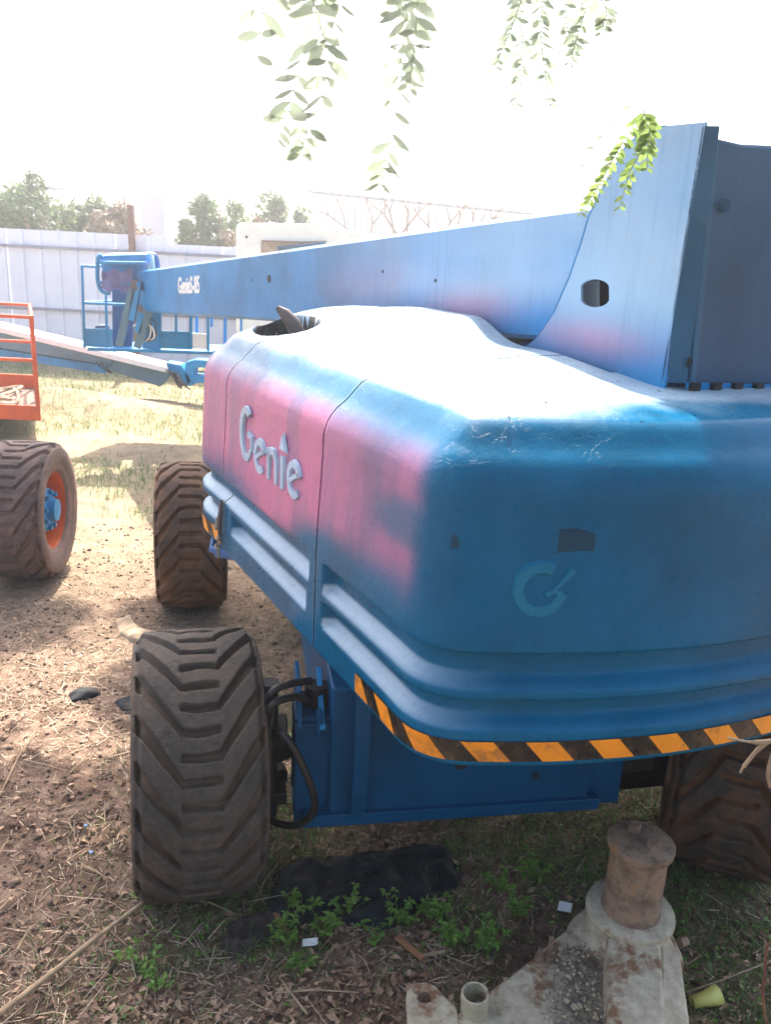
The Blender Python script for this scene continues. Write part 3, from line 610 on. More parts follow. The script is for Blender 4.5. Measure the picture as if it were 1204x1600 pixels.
MB().prism([ch(W_-.06, .35, .14), ch(W_+.5, .35, .16), ch(W_+.5, .35, .9), ch(W_-.02, .35, .95)], cfx*.06).build('dark_backing', m_dark, lift, .01)  # dark sheet added to hide the sunlit ground behind the axle
for dx_ in (-.02, .145): MB().prism([ch(dx_, -.0, .76), ch(dx_, .26, .76), ch(dx_, .26, .90), ch(dx_, .06, .88)], crx*.018).build('lug_plate', m_blue2, lift, .003)
MB().beam(ch(.07, -.01, .76), ch(.07, .2, .90), .02, .012).build('rib', m_bluelt, lift, .002)
MB().prism([ch(.232, -.045, .62), ch(.232, -.045, .68), ch(.232, -.03, .69), ch(.232, -.03, .61)], crx*.004).build('label_plate', m_white, lift)
MB().cyl(ch(-.12, .1, .33), ch(-.12, .1, .9), .035, n=14).build('cylinder_rod', m_black, lift)
for z_ in (.42, .70): MB().box(ch(-.10, .12, z_), (.10, .11, .05), crx, cfx).build('steering_joint', m_black, lift, .006)
hoses = [[ch(-.13, .10, .62), ch(-.12, -.02, .86), ch(-.04, .02, .88), ch(.02, .06, .84)], [ch(-.13, .1, .60), ch(-.08, -.05, .78), ch(.00, -.10, .66), ch(.04, -.10, .50), ch(-.02, -.06, .40), ch(-.11, .0, .38), ch(-.14, .05, .42)],
         [ch(-.14, .1, .70), ch(-.12, .0, .90), ch(-.06, .02, .93), ch(.03, .1, .9)], [ch(-.13, .05, .45), ch(-.12, -.02, .6), ch(-.12, 0, .75), ch(-.1, .05, .9)]]
def spline(P, n_=8):
    P = np.array([2*np.array(P[0])-P[1]]+list(P)+[2*np.array(P[-1])-P[-2]]); out = []
    for i in range(1, len(P)-2):
        for k in range(n_):
            u = k/n_; p0, p1, p2, p3 = P[i-1:i+3]; out.append(.5*((2*p1)+(-p0+p2)*u+(2*p0-5*p1+4*p2-p3)*u*u+(-p0+3*p1-3*p2+p3)*u**3))
    return out+[P[-2]]
for h_ in hoses: MB().tube(spline(h_), .014, 10).build('hose', m_black, lift)
# --- wheels
def tyre_me(name, mat, Rr=.505, Wd=.425, flip=1, seed=1, flat=0):
    NP = 19; NTh = NP*44; NU = 90
    th = np.linspace(0, 2*np.pi, NTh, endpoint=False); u = np.linspace(-1, 1, NU)
    TH, U = np.meshgrid(th, u, indexing='ij'); pitch = 2*np.pi/NP; wn = (fbm(np.stack([np.cos(TH)*4, np.sin(TH)*4, U*2.5], -1).reshape(-1, 3), seed, 3).reshape(TH.shape)-.5)
    def groove(Uv, ph):
        sh = np.where(Uv < -.30, (-.30-Uv)*.62*flip, 0); x = (TH+ph-sh+wn*.05)/pitch; d = np.abs(x-np.round(x))*pitch*Rr
        wdt = np.where(Uv < -.30, .013+.017*np.clip((-.30-Uv)/.6, 0, 1), .0095)
        act = sm(.34, .27, Uv)
        return sm(wdt+.008, wdt-.002, d)*act
    g = np.maximum(groove(U, 0), groove(-U, pitch/2))
    crown = -.012*U**2; dep = .036*(1+wn*.4)
    rr = Rr+crown-dep*g+wn*.006+(fbm(np.stack([TH*30, U*9], -1).reshape(-1, 2), seed+9, 3).reshape(TH.shape)-.5)*.003
    ed = sm(.90, 1.0, np.abs(U)); rr = rr-ed*.028
    V = np.stack([U*Wd/2, rr*np.cos(TH), rr*np.sin(TH)], -1); dp = g*(1-ed*.4)
    side = []; sdp = []
    for rad, off, dd in ((.465, .006, .35), (.455, .016, .5), (.40, .020, .35), (.345, .012, .3), (.338, .004, .7), (.325, .004, .6), (.285, -.015, .5), (.28, -.05, .4)):
        side.append((rad/.505*Rr, Wd/2+off)); sdp.append(dd)
    left = [np.stack([np.full(NTh, -x_), r_*np.cos(th), r_*np.sin(th)], -1) for r_, x_ in side]; right = [np.stack([np.full(NTh, x_), r_*np.cos(th), r_*np.sin(th)], -1) for r_, x_ in side]
    cols = [l for l in left[::-1]]+[V[:, i] for i in range(NU)]+right; dps = [np.full(NTh, d_) for d_ in sdp[::-1]]+[dp[:, i] for i in range(NU)]+[np.full(NTh, d_) for d_ in sdp]
    A_ = np.stack(cols, 1).reshape(-1, 3); D = np.stack(dps, 1).ravel(); nc = len(cols); I = np.arange(NTh*nc).reshape(NTh, nc); J = np.roll(I, -1, 0)
    Fq = np.stack([I[:, :-1], I[:, 1:], J[:, 1:], J[:, :-1]], -1).reshape(-1, 4)
    return mesh(name, A_, Fq, mat, True, attrs={'depth': D})
T_V = tyre_me('tyre', m_tyre, flip=-1, seed=3); T_L = tyre_me('tyre', m_tyrer, flip=1, seed=8); T_R = tyre_me('tyre', m_tyred, flip=1, seed=21); T_O = tyre_me('tyre', m_tyreo, flip=-1, seed=12)
def rim_me(name, mat, hub=False):
    mb = MB(); Q = Matrix.Rotation(R(90), 4, 'Y')
    mb.lathe([(.285, .19), (.278, .175), (.262, .10), (.255, .02), (.235, -.01), (.14, -.015), (.10, -.015)], 40, Q); mb.lathe([(.285, -.19), (.27, -.17), (.25, -.05), (.25, -.02), (.1, -.03)], 40, Q); return mb.me(name, mat)
def hub_me(name, mat):
    mb = MB(); Q = Matrix.Rotation(R(90), 4, 'Y'); mb.lathe([(.13, -.02), (.13, .03), (.11, .045), (.07, .05), (.065, .09), (.0, .095)], 28, Q); mb.lathe([(.13, -.02), (.12, -.2), (.0, -.2)], 28, Q)
    for k in range(9):
        a_ = 2*math.pi*k/9; mb.cyl((.03, .105*math.cos(a_), .105*math.sin(a_)), (.068, .105*math.cos(a_), .105*math.sin(a_)), .014, n=6)
    return mb.me(name, mat)
R_B = rim_me('rim', m_blue2); H_B = hub_me('wheel', m_blue2); R_O = rim_me('rim', m_orange); H_O = hub_me('wheel', m_bluelt)
def wheel(parent, x, y, yaw, tyre, rim, hub, spin=0, lean=0, label=None, z=.497, face=1):
    Mw = Matrix.Translation((x, y, z)) @ Matrix.Rotation(R(yaw), 4, 'Z') @ Matrix.Rotation(R(lean), 4, 'Y') @ Matrix.Rotation(R(spin), 4, 'X')
    if face < 0: Mw = Mw @ Matrix.Rotation(math.pi, 4, 'Z')
    wo = obj('wheel', hub, parent, Mw)
    if parent.parent is None: pass
    t_ = bpy.data.objects.new('tyre', tyre); COL.objects.link(t_); t_.parent = wo
    r_ = bpy.data.objects.new('rim', rim); COL.objects.link(r_); r_.parent = wo
    if label: wo['label'] = label
    return wo
wheel(lift, -.69, 2.80, 16, T_V, R_B, H_B, 4, 1.5, 'near left wheel with dark worn tread')
wheel(lift, -1.33, 5.43, 13, T_L, R_B, H_B, 9, 0, 'far left wheel with muddy brown tread')
wheel(lift, 1.50, 3.08, -19, T_R, R_B, H_B, 3, 0, 'rear right wheel with rust brown mud')
wheel(lift, .72, 5.95, 10, T_L, R_B, H_B, 5, 0, 'front right wheel hidden behind chassis')
# rag tied on the cover edge
MB().tube([onside(S_FR, 1.30, .01), onside(S_FR, 1.2, .02), onside(S_FR-.01, 1.1, .02)], [.008, .014, .006], 6).build('latch', m_exh, lift)
rg = MB()
for k in range(6): rg.tube(spline([onside(S_FR+random.uniform(-.03, .03), 1.2-.03*k+random.uniform(-.03, .03), .02+.02*random.random()) for _ in range(4)]), .006, 5)
tag(rg.build('tied_rag', m_card), 'frayed brown rag strip tied to the lower edge of the blue cover door', 'rag')
MB().beam(tl(.03, 2.0, .98), tl(.2, 1.75, 1.0), .06, .05).tube([tl(.03, 2.05, 1.03), tl(0, 2.0, .99), tl(.1, 1.85, .98)], .02, 8).build('lock_fitting', m_blued, lift)

# --- platform at the boom tip
plat = MB(); YP = 10.3
pf_ = MB()
floor0, floor1 = A(137, 546, YP), A(330, 552, YP)
pr = obj('platform', MB().prism([A(137, 543, YP), A(330, 549, YP), A(330, 554, YP), A(137, 548, YP)], (.25, .85, 0)).me('platform', m_bluelt), lift, bev=.004)
pr['label'] = 'light blue work platform at the boom tip'
def rail(pts, r_=.017, name='rail', m=None, dy=0, par=None): MB().tube([np.array(A(x, y, YP))+np.array([.25*dy/.85, dy, 0]) for x, y in pts], r_, 8).build(name, m or m_bluelt, par or pr)
for dy in (0, .85):
    rail([(128, 415), (154, 417)], dy=dy); rail([(128, 415), (132, 543)], dy=dy); rail([(129, 473), (200, 476)], dy=dy)
    rail([(165, 440), (167, 543)], dy=dy); rail([(250, 487), (250, 545)], .02, dy=dy); rail([(275, 488), (275, 518)], dy=dy); rail([(298, 490), (298, 545)], .022, dy=dy); rail([(325, 492), (325, 548)], dy=dy)
    rail([(232, 484), (345, 493)], .018, dy=dy)
for a_ in ((128, 415), (129, 473)):
    p_ = np.array(A(*a_, YP)); MB().tube([p_, p_+[.25, .85, 0]], .017, 8).build('rail', m_bluelt, pr)
for x0, x1, yt, yb in ((133, 175, 513, 541), (250, 298, 517, 544)):
    MB().prism([A(x0, yt, YP), A(x1, yt+1, YP), A(x1, yb+2, YP), A(x0, yb, YP)], (0, .02, 0)).build('toe_board', m_bluelt, pr)
MB().prism([A(299, 520, YP), A(326, 522, YP), A(326, 546, YP), A(299, 544, YP)], (0, .02, 0)).build('toe_board', m_white, pr)
MB().prism([A(175, 440, YP+.3), A(212, 440, YP+.3), A(205, 542, YP+.3), A(176, 540, YP+.3)], (0, .05, 0)).build('back_panel', m_blue2, pr)
MB().prism([A(225, 490, YP+.05), A(250, 487, YP+.05), A(250, 546, YP+.05), A(222, 544, YP+.05)], (0, .04, 0)).build('side_panel', m_bluelt, pr)
# control console with hood and wrap
MB().prism([A(157, 399, YP-.25), A(228, 397, YP-.25), A(229, 412, YP-.25), A(156, 412, YP-.25)], (0, .3, .03)).build('console_lid', m_bluelt, pr, .01)
MB().prism([A(157, 412, YP-.2), A(226, 413, YP-.2), A(212, 440, YP-.2), A(160, 424, YP-.2)], (0, .25, 0)).build('console', m_bluelt, pr, .01)
MB().tube(spline([A(160, 398, YP-.3), A(153, 405, YP-.3), A(153, 440, YP-.3), A(160, 455, YP-.3), A(172, 458, YP-.3)]), .025, 8).build('console_bar', m_bluelt, pr)
MB().tube([A(156, 410, YP-.32), A(228, 411, YP-.32)], .02, 8).tube([A(155, 441, YP-.32), A(208, 443, YP-.32)], .02, 8).build('console_bar', m_bluelt, pr)
MB().tube(spline([A(232, 397, YP), A(242, 400, YP), A(246, 412, YP), A(246, 420, YP)]), .03, 8).build('console_bar', m_blued, pr)
MB().prism([A(226, 397, YP-.1), A(238, 398, YP-.1), A(240, 420, YP-.1), A(229, 420, YP-.1)], (0, .1, 0)).build('reflector', m_white, pr)
m_purp = plain('purple_sheet', (.12, .11, .26), .6, var=.4, sc=8)
wr = MB(); g_ = 9
W = [(158+(206-158)*i/g_, 422+(452-422)*j/5+ (3*math.sin(i*1.3+j))+(i/g_)*j*1.2) for j in range(6) for i in range(g_+1)]
wr.add([np.array(A(x, y, YP-.36))+np.array([0, .04*random.random(), 0]) for x, y in W], [[j*(g_+1)+i, j*(g_+1)+i+1, (j+1)*(g_+1)+i+1, (j+1)*(g_+1)+i] for j in range(5) for i in range(g_)], True)
tag(wr.build('plastic_sheet', m_purp), 'purple plastic sheet wrapped over the control console of the far work platform', 'sheet')
for a_, b_, mm in (((208, 448), (186, 540), m_bluegrey), ((234, 485), (214, 543), m_bluegrey), ((216, 440), (205, 500), m_bluelt), ((226, 455), (216, 520), m_bluelt)):
    MB().beam(A(*a_, YP-.42), A(*b_, YP-.42), .08, .055, (0, 1, 0)).build('link_arm', mm, pr, .004)
MB().prism([A(214, 424, YP-.3), A(228, 422, YP-.3), A(228, 488, YP-.3), A(214, 500, YP-.3)], (0, .2, 0)).build('rotator', m_bluelt, pr, .01)
MB().cyl(A(212, 445, YP-.45), A(212, 445, YP-.2), .06, n=16).cyl(A(222, 482, YP-.45), A(222, 482, YP-.2), .05, n=16).build('pivot_pin', m_exh, pr)
for k in range(5): MB().tube(spline([A(205+3*k, 505+random.uniform(-6, 6), YP-.35), A(215+6*k, 500+random.uniform(-8, 8), YP-.4), A(232+3*k, 515+random.uniform(-6, 6), YP-.4), A(228+3*k, 530, YP-.35), A(212, 533, YP-.3)]), .009, 6).build('cable', [m_black, m_white][k % 2], pr)
tag(MB().prism([A(149, 508, YP+.2), A(164, 508, YP+.2), A(168, 516, YP+.2), A(146, 516, YP+.2)], (0, .15, 0)).build('tool_box', m_boxgrey, None, .02), 'small grey box resting on the floor of the far blue platform', 'box')

# ================================================================== SECOND BOOM LYING LOW
Y2 = 13.0; sb = root('fallen_boom', tuple(A(150, 580, Y2)*[1, 1, 0]), 'weathered blue and white telescopic boom lowered to the ground before the fence', 'boom')
def seg(name, top, bot, dep, mat, bev=.01, yo=0): MB().prism([A(*top[0], Y2+yo), A(*top[1], Y2+yo), A(*bot[1], Y2+yo), A(*bot[0], Y2+yo)], (0, dep, 0)).build(name, mat, sb, bev)
seg('outer_section', ((-60, 500), (175, 551)), ((-60, 534), (172, 571)), .5, m_bluegrey)
seg('lower_tube', ((-60, 536), (165, 571)), ((-60, 549), (165, 584)), .3, m_bluelt, yo=.05)
seg('top_plate', ((-60, 496), (262, 574)), ((-60, 505), (262, 583)), .48, m_white, yo=-.03)
seg('inner_section', ((172, 558), (272, 582)), ((172, 579), (250, 604)), .4, m_bluegrey, yo=.04)
seg('top_rail', ((60, 520), (250, 566)), ((60, 526), (250, 571)), .1, m_bluelt, yo=.45)
MB().prism([A(258, 566, Y2), A(282, 570, Y2), A(296, 588, Y2), A(300, 603, Y2), A(286, 602, Y2), A(262, 578, Y2)], (0, .3, 0)).build('fork', m_bluelt, sb, .01)
MB().prism([A(290, 566, Y2), A(303, 562, Y2), A(332, 563, Y2), A(332, 575, Y2), A(304, 574, Y2), A(302, 586, Y2), A(332, 588, Y2), A(332, 597, Y2), A(292, 600, Y2), A(288, 582, Y2)], (0, .3, 0)).build('fork', m_bluelt, sb, .01)
for k in range(9): MB().tube(spline([A(262+random.uniform(-4, 8), 578+random.uniform(-2, 6), Y2-.05), A(275+random.uniform(-5, 8), 588+random.uniform(-5, 5), Y2-.12), A(285+random.uniform(-6, 12), 604+random.uniform(-2, 5), Y2-.12)]), .012, 5).build('cable', [m_exh, m_black][k % 2], sb)
for k in range(3): MB().tube(spline([A(150+8*k, 565, Y2-.06), A(160+4*k, 575, Y2-.1), A(172+2*k, 583, Y2-.04)]), .01, 5).build('cable', m_black, sb)

# ================================================================== ORANGE BASKET + WHEEL
zf = .42; c1 = G(64, 655, zf-.1); c2 = np.array(G(56, 590, zf-.1))
fxo = np.array([c2[0]-c1[0], c2[1]-c1[1], 0]); Lb = np.linalg.norm(fxo); fxo /= Lb; lxo = np.array([-1., -.03, 0]); lxo /= np.linalg.norm(lxo)
ob = root('orange_work_basket', (c1[0], c1[1], 0), 'orange tubular work basket with brown floor at the left edge of the photo', 'work basket')
def bo(l, f, z): return c1*[1, 1, 0]+lxo*l+fxo*f+np.array([0, 0, z])
Lf = max(.9, min(Lb, 2.0)); Hb = 1.1; WB = 1.8
MB().prism([bo(0, 0, zf-.12), bo(WB, 0, zf-.12), bo(WB, 0, zf+.06), bo(0, 0, zf+.06)], fxo*.04).build('toe_board', m_orange, ob, .005)
MB().prism([bo(0, Lf, zf-.12), bo(WB, Lf, zf-.12), bo(WB, Lf, zf+.14), bo(0, Lf, zf+.14)], fxo*.04).build('toe_board', m_orange, ob, .005)
MB().prism([bo(0, .04, zf-.12), bo(0, Lf, zf-.12), bo(0, Lf, zf+.06), bo(0, .04, zf+.06)], lxo*.03).build('toe_board', m_orange, ob, .005)
m_floor = plain('basket_floor', (.17, .10, .07), .9, sc=6, var=.5)
MB().box(bo(WB/2, Lf/2+.02, zf-.06), (WB-.06, Lf-.06, .03), lxo, fxo).build('floor', m_floor, ob)
for f_, n1 in ((0.02, 1), (Lf+.02, 2)):
    for l_ in (.02, .9, WB-.02): MB().beam(bo(l_, f_, zf), bo(l_, f_+(.02 if n1 == 1 else -.02), zf+Hb), .045, .045, fxo).build('post', m_orange, ob, .005)
    for z_ in (Hb, .60): MB().tube([bo(0, f_, zf+z_), bo(WB, f_, zf+z_)], .022, 8).build('rail', m_orange, ob)
for l_ in (.02, WB-.02):
    for z_ in (Hb, .60): MB().tube([bo(l_, 0, zf+z_), bo(l_, Lf, zf+z_)], .022, 8).build('rail', m_orange, ob)
    MB().beam(bo(l_, Lf*.5, zf), bo(l_, Lf*.5, zf+Hb), .04, .04, fxo).build('post', m_orange, ob, .005)
cf = MB()
for k in range(4): cf.tube(spline([bo(.2+random.random()*.9, .2+random.random()*(Lf-.4), zf-.03+.02*k) for _ in range(5)]), .022, 6)
tag(cf.build('fabric_scraps', m_card), 'crumpled brown scraps lying on the floor of the orange basket', 'scraps')
orr = root('orange_rimmed_wheel', (-2.3, 5.95, 0), 'big brown lugged wheel with orange rim and blue hub at left', 'wheel')
Mo = Matrix.Translation((-2.62, 5.80, .50)) @ Matrix.Rotation(R(5), 4, 'Z') @ Matrix.Rotation(R(5), 4, 'X')
o = obj('tyre', T_O, orr, Mo); o = obj('rim', R_O, orr, Mo); o = obj('hub', H_O, orr, Mo @ Matrix.Translation((.10, 0, 0)) @ Matrix.Scale(1.25, 4))
MB().cyl((-2.8, 5.82, .5), (-4.2, 6.15, .5), .11, n=20).build('axle', m_orange, orr)

# ================================================================== FENCE
YF = 17.0; fence = root('metal_fence', (-4, YF, 0), 'tall pale corrugated metal sheet fence behind the machines', 'fence')
def sheet_me(wd, h):
    V = []; pr_ = [(0, 0), (.29, 0), (.305, .055), (.35, .055), (.37, 0)]; x = 0; P = []
    while x < wd-1e-6:
        for a_, b_ in pr_: P.append((min(x+a_*wd/(.37*3), wd), b_))
        x += .37*wd/(.37*3)
    for z_ in (.05, h): V += [(p[0], -p[1], z_) for p in P]
    n_ = len(P); me = mesh('fence_sheet', V, [[i, i+1, n_+i+1, n_+i] for i in range(n_-1)], m_fence); return me
SH = sheet_me(1.08, 2.56); x = -13.0; k = 0
SHs = sheet_me(1.08, 2.42)
while x < 3:
    o = obj('fence_sheet', SH if x < -4.9 else SHs, fence, Matrix.Translation((x, YF+.02*(k % 2), 0))); x += 1.062; k += 1
for z_ in (2.24, 1.06):
    MB().box((-4.5, YF-.06, z_), (17, .03, .055)).build('fence_rail', m_rail, fence)
po = MB().box((A(210, 400, YF)[0], YF-.12, 1.55), (.11, .11, 3.1)).build('fence_post', m_post, fence, .005)
# ================================================================== BACKGROUND
def tree(name, c, rad, h, n_, label, mat, trunk=.5, seed=0, group='shrubs behind the fence'):
    r_ = root(name, (c[0], c[1], 0), label, 'tree', group); rg_ = np.random.default_rng(seed)
    mb = MB(); mb.tube([(c[0], c[1], 0), (c[0]+.1, c[1], h*.4), (c[0]+.05, c[1], h*.7)], [.12, .08, .04], 7)
    for k in range(7):
        a_ = rg_.uniform(0, 6.28); z0 = h*rg_.uniform(.3, .6); mb.tube([(c[0], c[1], z0), (c[0]+rad*.4*math.cos(a_), c[1]+rad*.4*math.sin(a_), z0+h*.15), (c[0]+rad*.75*math.cos(a_), c[1]+rad*.75*math.sin(a_), z0+h*.32)], [.05, .035, .012], 5)
    mb.build('trunk', m_bark, r_)
    nc = 46; cl = rg_.normal(0, 1, (nc, 3)); cl /= np.linalg.norm(cl, axis=1)[:, None]; cl *= rg_.uniform(.35, 1.0, nc)[:, None]**.6; cl *= [rad, rad, h*.36]; cl += [c[0], c[1], h*.62]
    cs = rg_.uniform(.18, .42, nc)*rad*.8; idx = rg_.integers(0, nc, n_); d = rg_.normal(0, 1, (n_, 3)); d /= np.linalg.norm(d, axis=1)[:, None]
    P = cl[idx]+d*(cs[idx]*rg_.uniform(.5, 1.1, n_))[:, None]; a_ = rg_.normal(0, 1, (n_, 3)); a_ /= np.linalg.norm(a_, axis=1)[:, None]; b_ = np.cross(a_, d); b_ /= np.linalg.norm(b_, axis=1)[:, None]+1e-6
    L = rg_.uniform(.05, .10, n_)[:, None]; V = np.stack([P-a_*L, P+b_*L*.4, P+a_*L, P-b_*L*.4], 1).reshape(-1, 3); Fq = np.arange(n_*4).reshape(-1, 4)
    obj('crown', mesh('crown', V, Fq, mat, False), r_)
tree('shrub_tree', (A(62, 320, 21)[0], 21), 1.35, 3.9, 9000, 'wide light green bushy tree behind the fence at far left', m_crown, seed=1)
tree('shrub_tree', (A(-15, 320, 21.5)[0], 21.5), 1.0, 3.7, 6000, 'green bushy tree cut by the left edge of the photo', m_crown, seed=2)
tree('shrub_tree', (A(147, 335, 22)[0], 22), .75, 3.6, 5000, 'small green tree between the wide green one and the brown one', m_crown, seed=3)
tree('shrub_tree', (A(182, 345, 21)[0], 21), .85, 3.3, 6000, 'brownish dry bushy tree behind the brown fence post', m_crownb, seed=4)
tree('shrub_tree', (A(338, 335, 22)[0], 22), 1.0, 3.85, 8000, 'rounded green tree left of the cream vehicle roof', m_crown, seed=5)
tree('shrub_tree', (A(385, 345, 21)[0], 21), .8, 3.2, 4000, 'brown tinged tree directly behind the cream vehicle roof', m_crownb, seed=6)
tree('shrub_tree', (A(435, 330, 24)[0], 24), 1.1, 3.9, 7000, 'green tree right of the rounded one above the cream vehicle roof', m_crown, seed=7)
# bare trees
def bare(name, px, label, seed):
    random.seed(seed); c = A(px, 360, 20); r_ = root(name, (c[0], c[1], 0), label, 'tree', 'bare trees behind the boom'); mb = MB()
    def grow(p, d, L, rad, lev):
        q = p+d*L; mid = p+d*L*.5+np.array([random.uniform(-.05, .05), 0, 0]); mb.tube([p, mid, q], [rad, rad*.85, rad*.7], 6)
        if lev:
            for s_ in (-1, 1):
                dd = d+np.array([s_*random.uniform(.25, .6), random.uniform(-.3, .3), random.uniform(-.1, .2)]); grow(q, dd/np.linalg.norm(dd), L*random.uniform(.6, .8), rad*.62, lev-1)
    grow(np.array([c[0], c[1], 0]), np.array([random.uniform(-.1, .1), 0, 1.]), 1.55, .07, 4); mb.build('trunk', m_bark, r_)
bare('bare_tree', 606, 'leafless tree with thin reddish forked limbs left of the other bare trees', 3); bare('bare_tree', 668, 'leafless tree with upright limbs, middle of the bare trees', 5); bare('bare_tree', 716, 'leafless tree with slanting limbs nearest the hanging leaves', 9)
# buildings
m_wallw = plain('white_wall', (.72, .72, .72), .7, var=.04, sc=.5, bump=.03); m_wallg = plain('grey_wall', (.38, .38, .45), .7, var=.05, sc=.5); m_solar = plain('solar_glass', (.03, .04, .07), .2)
b1 = root('roofed_shed', (-17, 42, 0), 'long low shed with solar panels on its pale roof behind the left trees', 'shed')
p0, p1 = A(-80, 288, 42), A(142, 303, 42)
MB().prism([(p0[0], 42, 0), (p1[0], 42, 0), (p1[0], 42, p1[2]-.3), (p0[0], 42, p0[2]-.3)], (0, 10, 0)).build('wall', m_wallg, b1)
rfm = MB().prism([(p0[0]-.3, 41.4, p0[2]-.3), (p1[0]+.3, 41.4, p1[2]-.3), (p1[0]+.3, 46.5, p1[2]+.5), (p0[0]-.3, 46.5, p0[2]+.5)], (0, 0, .14)).build('roof', m_white, b1)
for k, (a_, b_) in enumerate(((20, 58), (60, 97), (118, 136))):
    q0, q1 = A(a_, 283, 43), A(b_, 288, 43); MB().prism([(q0[0], 43, p0[2]+.14), (q1[0], 43, p0[2]+.12), (q1[0], 45.5, p0[2]+.56), (q0[0], 45.5, p0[2]+.58)], (0, 0, .06)).build('solar_panel', m_solar, rfm)
def block(name, px0, px1, yt, Y, dep, label, mat, cat='building'):
    r_ = root(name, tuple(np.array(A((px0+px1)/2, yt, Y))*[1, 1, 0]), label, cat); a_, b_ = A(px0, yt, Y), A(px1, yt, Y); zt_ = (a_[2]+b_[2])/2
    MB().box(((a_[0]+b_[0])/2, Y+dep/2, zt_/2), (b_[0]-a_[0], dep, zt_)).build('wall', mat, r_); MB().box(((a_[0]+b_[0])/2, Y+dep/2, zt_+.08), (b_[0]-a_[0]+.4, dep+.4, .16)).build('roof', m_white, r_); return r_, a_, b_, zt_
r_, a_, b_, z_ = block('white_building', 222, 302, 292, 34, 6, 'pale blocky building between the brown tree and the rounded green tree', m_wallw)
MB().box((a_[0]+.35, 33.97, z_/2), (.9, .06, z_-.6)).build('grey_panel', m_wallg, r_)
b3 = root('metal_shed', (3, 30, 0), 'white sheet metal shed with sloping eave behind the bare trees', 'shed'); a_, b_ = A(492, 303, 30), A(850, 340, 30); n_ = 34
for k in range(n_):
    x0 = a_[0]+(b_[0]-a_[0])*k/n_; x1 = a_[0]+(b_[0]-a_[0])*(k+1)/n_; zt0 = a_[2]+(b_[2]-a_[2])*(k+.5)/n_
    MB().box(((x0+x1)/2, 30, zt0/2), (x1-x0-.03, .05+.05*(k % 2), zt0)).build('wall_sheet', m_wallw, b3)
MB().beam((a_[0]-.2, 29.8, a_[2]+.05), (b_[0]+.2, 29.8, b_[2]+.05), .15, .10).build('gutter', m_rail, b3)
MB().prism([(a_[0], 30.1, 0), (b_[0], 30.1, 0), (b_[0], 30.1, b_[2]-.05), (a_[0], 30.1, a_[2]-.05)], (0, 8, 0)).build('wall', m_wallw, b3)
# cream vehicle roof
YV = 14.8; cv = root('cream_vehicle', tuple(A(470, 420, YV)*[1, 1, 0]), 'cream bodied machine whose roof shows above the blue boom', 'vehicle')
MB().prism([A(368, 352, YV), A(374, 348, YV), A(490, 349, YV), A(560, 362, YV), A(640, 375, YV), A(640, 540, YV), A(368, 520, YV)], (0, 2.0, 0)).build('cab', m_cream, cv, .05, seg=3)
MB().prism([A(408, 375, YV), A(508, 378, YV), A(508, 392, YV), A(408, 396, YV)], (0, -.02, 0)).build('recess_panel', m_card, cv)
MB().tube([A(434, 388, YV-.1), A(508, 380, YV-.1)], .035, 10).build('grab_bar', m_boxgrey, cv)
MB().tube([A(410, 376, YV-.06), A(470, 378, YV-.06), A(510, 377, YV-.06)], .012, 6).build('trim', m_post, cv)
MB().cyl(A(385, 370, YV-.02), A(385, 370, YV+.05), .022, n=10).build('bolt_hole', m_dark, cv)

# ================================================================== FOREGROUND CASTING
zc = .30; cxy = G(987, 1425, zc)[:2]+np.array([0, .02]); cas = root('rusty_casting', (cxy[0], cxy[1], 0), 'heavy pale rusty iron casting with a capped upright cylinder, lower right', 'casting')
Tc = Matrix.Translation((cxy[0], cxy[1], 0))
MB().lathe([(.0, .02), (.20, .12), (.175, .165), (.150, .185), (.140, .20), (.139, zc-.035), (.146, zc-.03), (.150, zc-.02), (.148, zc-.004), (.142, zc), (.09, zc)], 44, Tc).build('flange', m_cast, cas)
MB().lathe([(.104, zc-.02), (.098, zc+.008), (.095, zc+.02), (.094, .545), (.0, .545)], 44, Tc).build('cylinder', m_rust, cas)
cap = MB().lathe([(.0, .580), (.104, .576), (.110, .571), (.111, .560), (.109, .549), (.099, .545)], 44, Tc); capo = cap.build('cap_plate', m_rust, cas)
for dx, dy in ((-.012, .045), (.028, -.035)): MB().lathe([(0, .606), (.018, .606), (.021, .598), (.021, .572)], 6, Tc @ Matrix.Translation((dx, dy, 0))).build('bolt', m_rust, capo)
def cg(x, y, z): return np.array(G(x, y, z))
plate = [cg(640, 1640, .14), cg(700, 1592, .15), cg(800, 1522, .16), cg(880, 1455, .17), cg(925, 1425, .18), cg(1000, 1440, .18), cg(1060, 1520, .17), cg(1075, 1640, .14), cg(1080, 1800, .12), cg(640, 1800, .12)]
MB().prism(plate, (0, 0, -.06)).build('base_plate', m_cast, cas, .012, seg=3)
# raised rib running towards the camera
MB().prism([cg(948, 1462, .28), cg(1032, 1465, .28), cg(1042, 1640, .26), cg(1044, 1800, .25), cg(952, 1800, .25), cg(950, 1640, .26)], (0, 0, -.16)).build('rib', m_cast, cas, .014, seg=3)
MB().prism([cg(1032, 1440, .26), cg(1062, 1490, .22), cg(1078, 1600, .20), cg(1085, 1800, .18), cg(1030, 1800, .20), cg(1030, 1520, .24)], (0, 0, -.18)).build('side_web', m_cast, cas, .01)
MB().cyl(cg(1062, 1474, .2), cg(1072, 1470, .2), .016, n=8).build('bolt', m_rust, cas)
lh = G(663, 1558, .16); V = []
bmx = bmesh.new(); ol = [lh+np.array([.058*math.cos(t_), .058*math.sin(t_), 0]) for t_ in np.linspace(R(20), R(200), 16)]+[lh+np.array([-.055, -.25, 0]), lh+np.array([.11, -.25, 0]), lh+np.array([.10, -.03, 0])]
hl = [lh+np.array([.022*math.cos(t_), .022*math.sin(t_), 0]) for t_ in np.linspace(0, 2*math.pi, 21)[:-1]]; ed = []
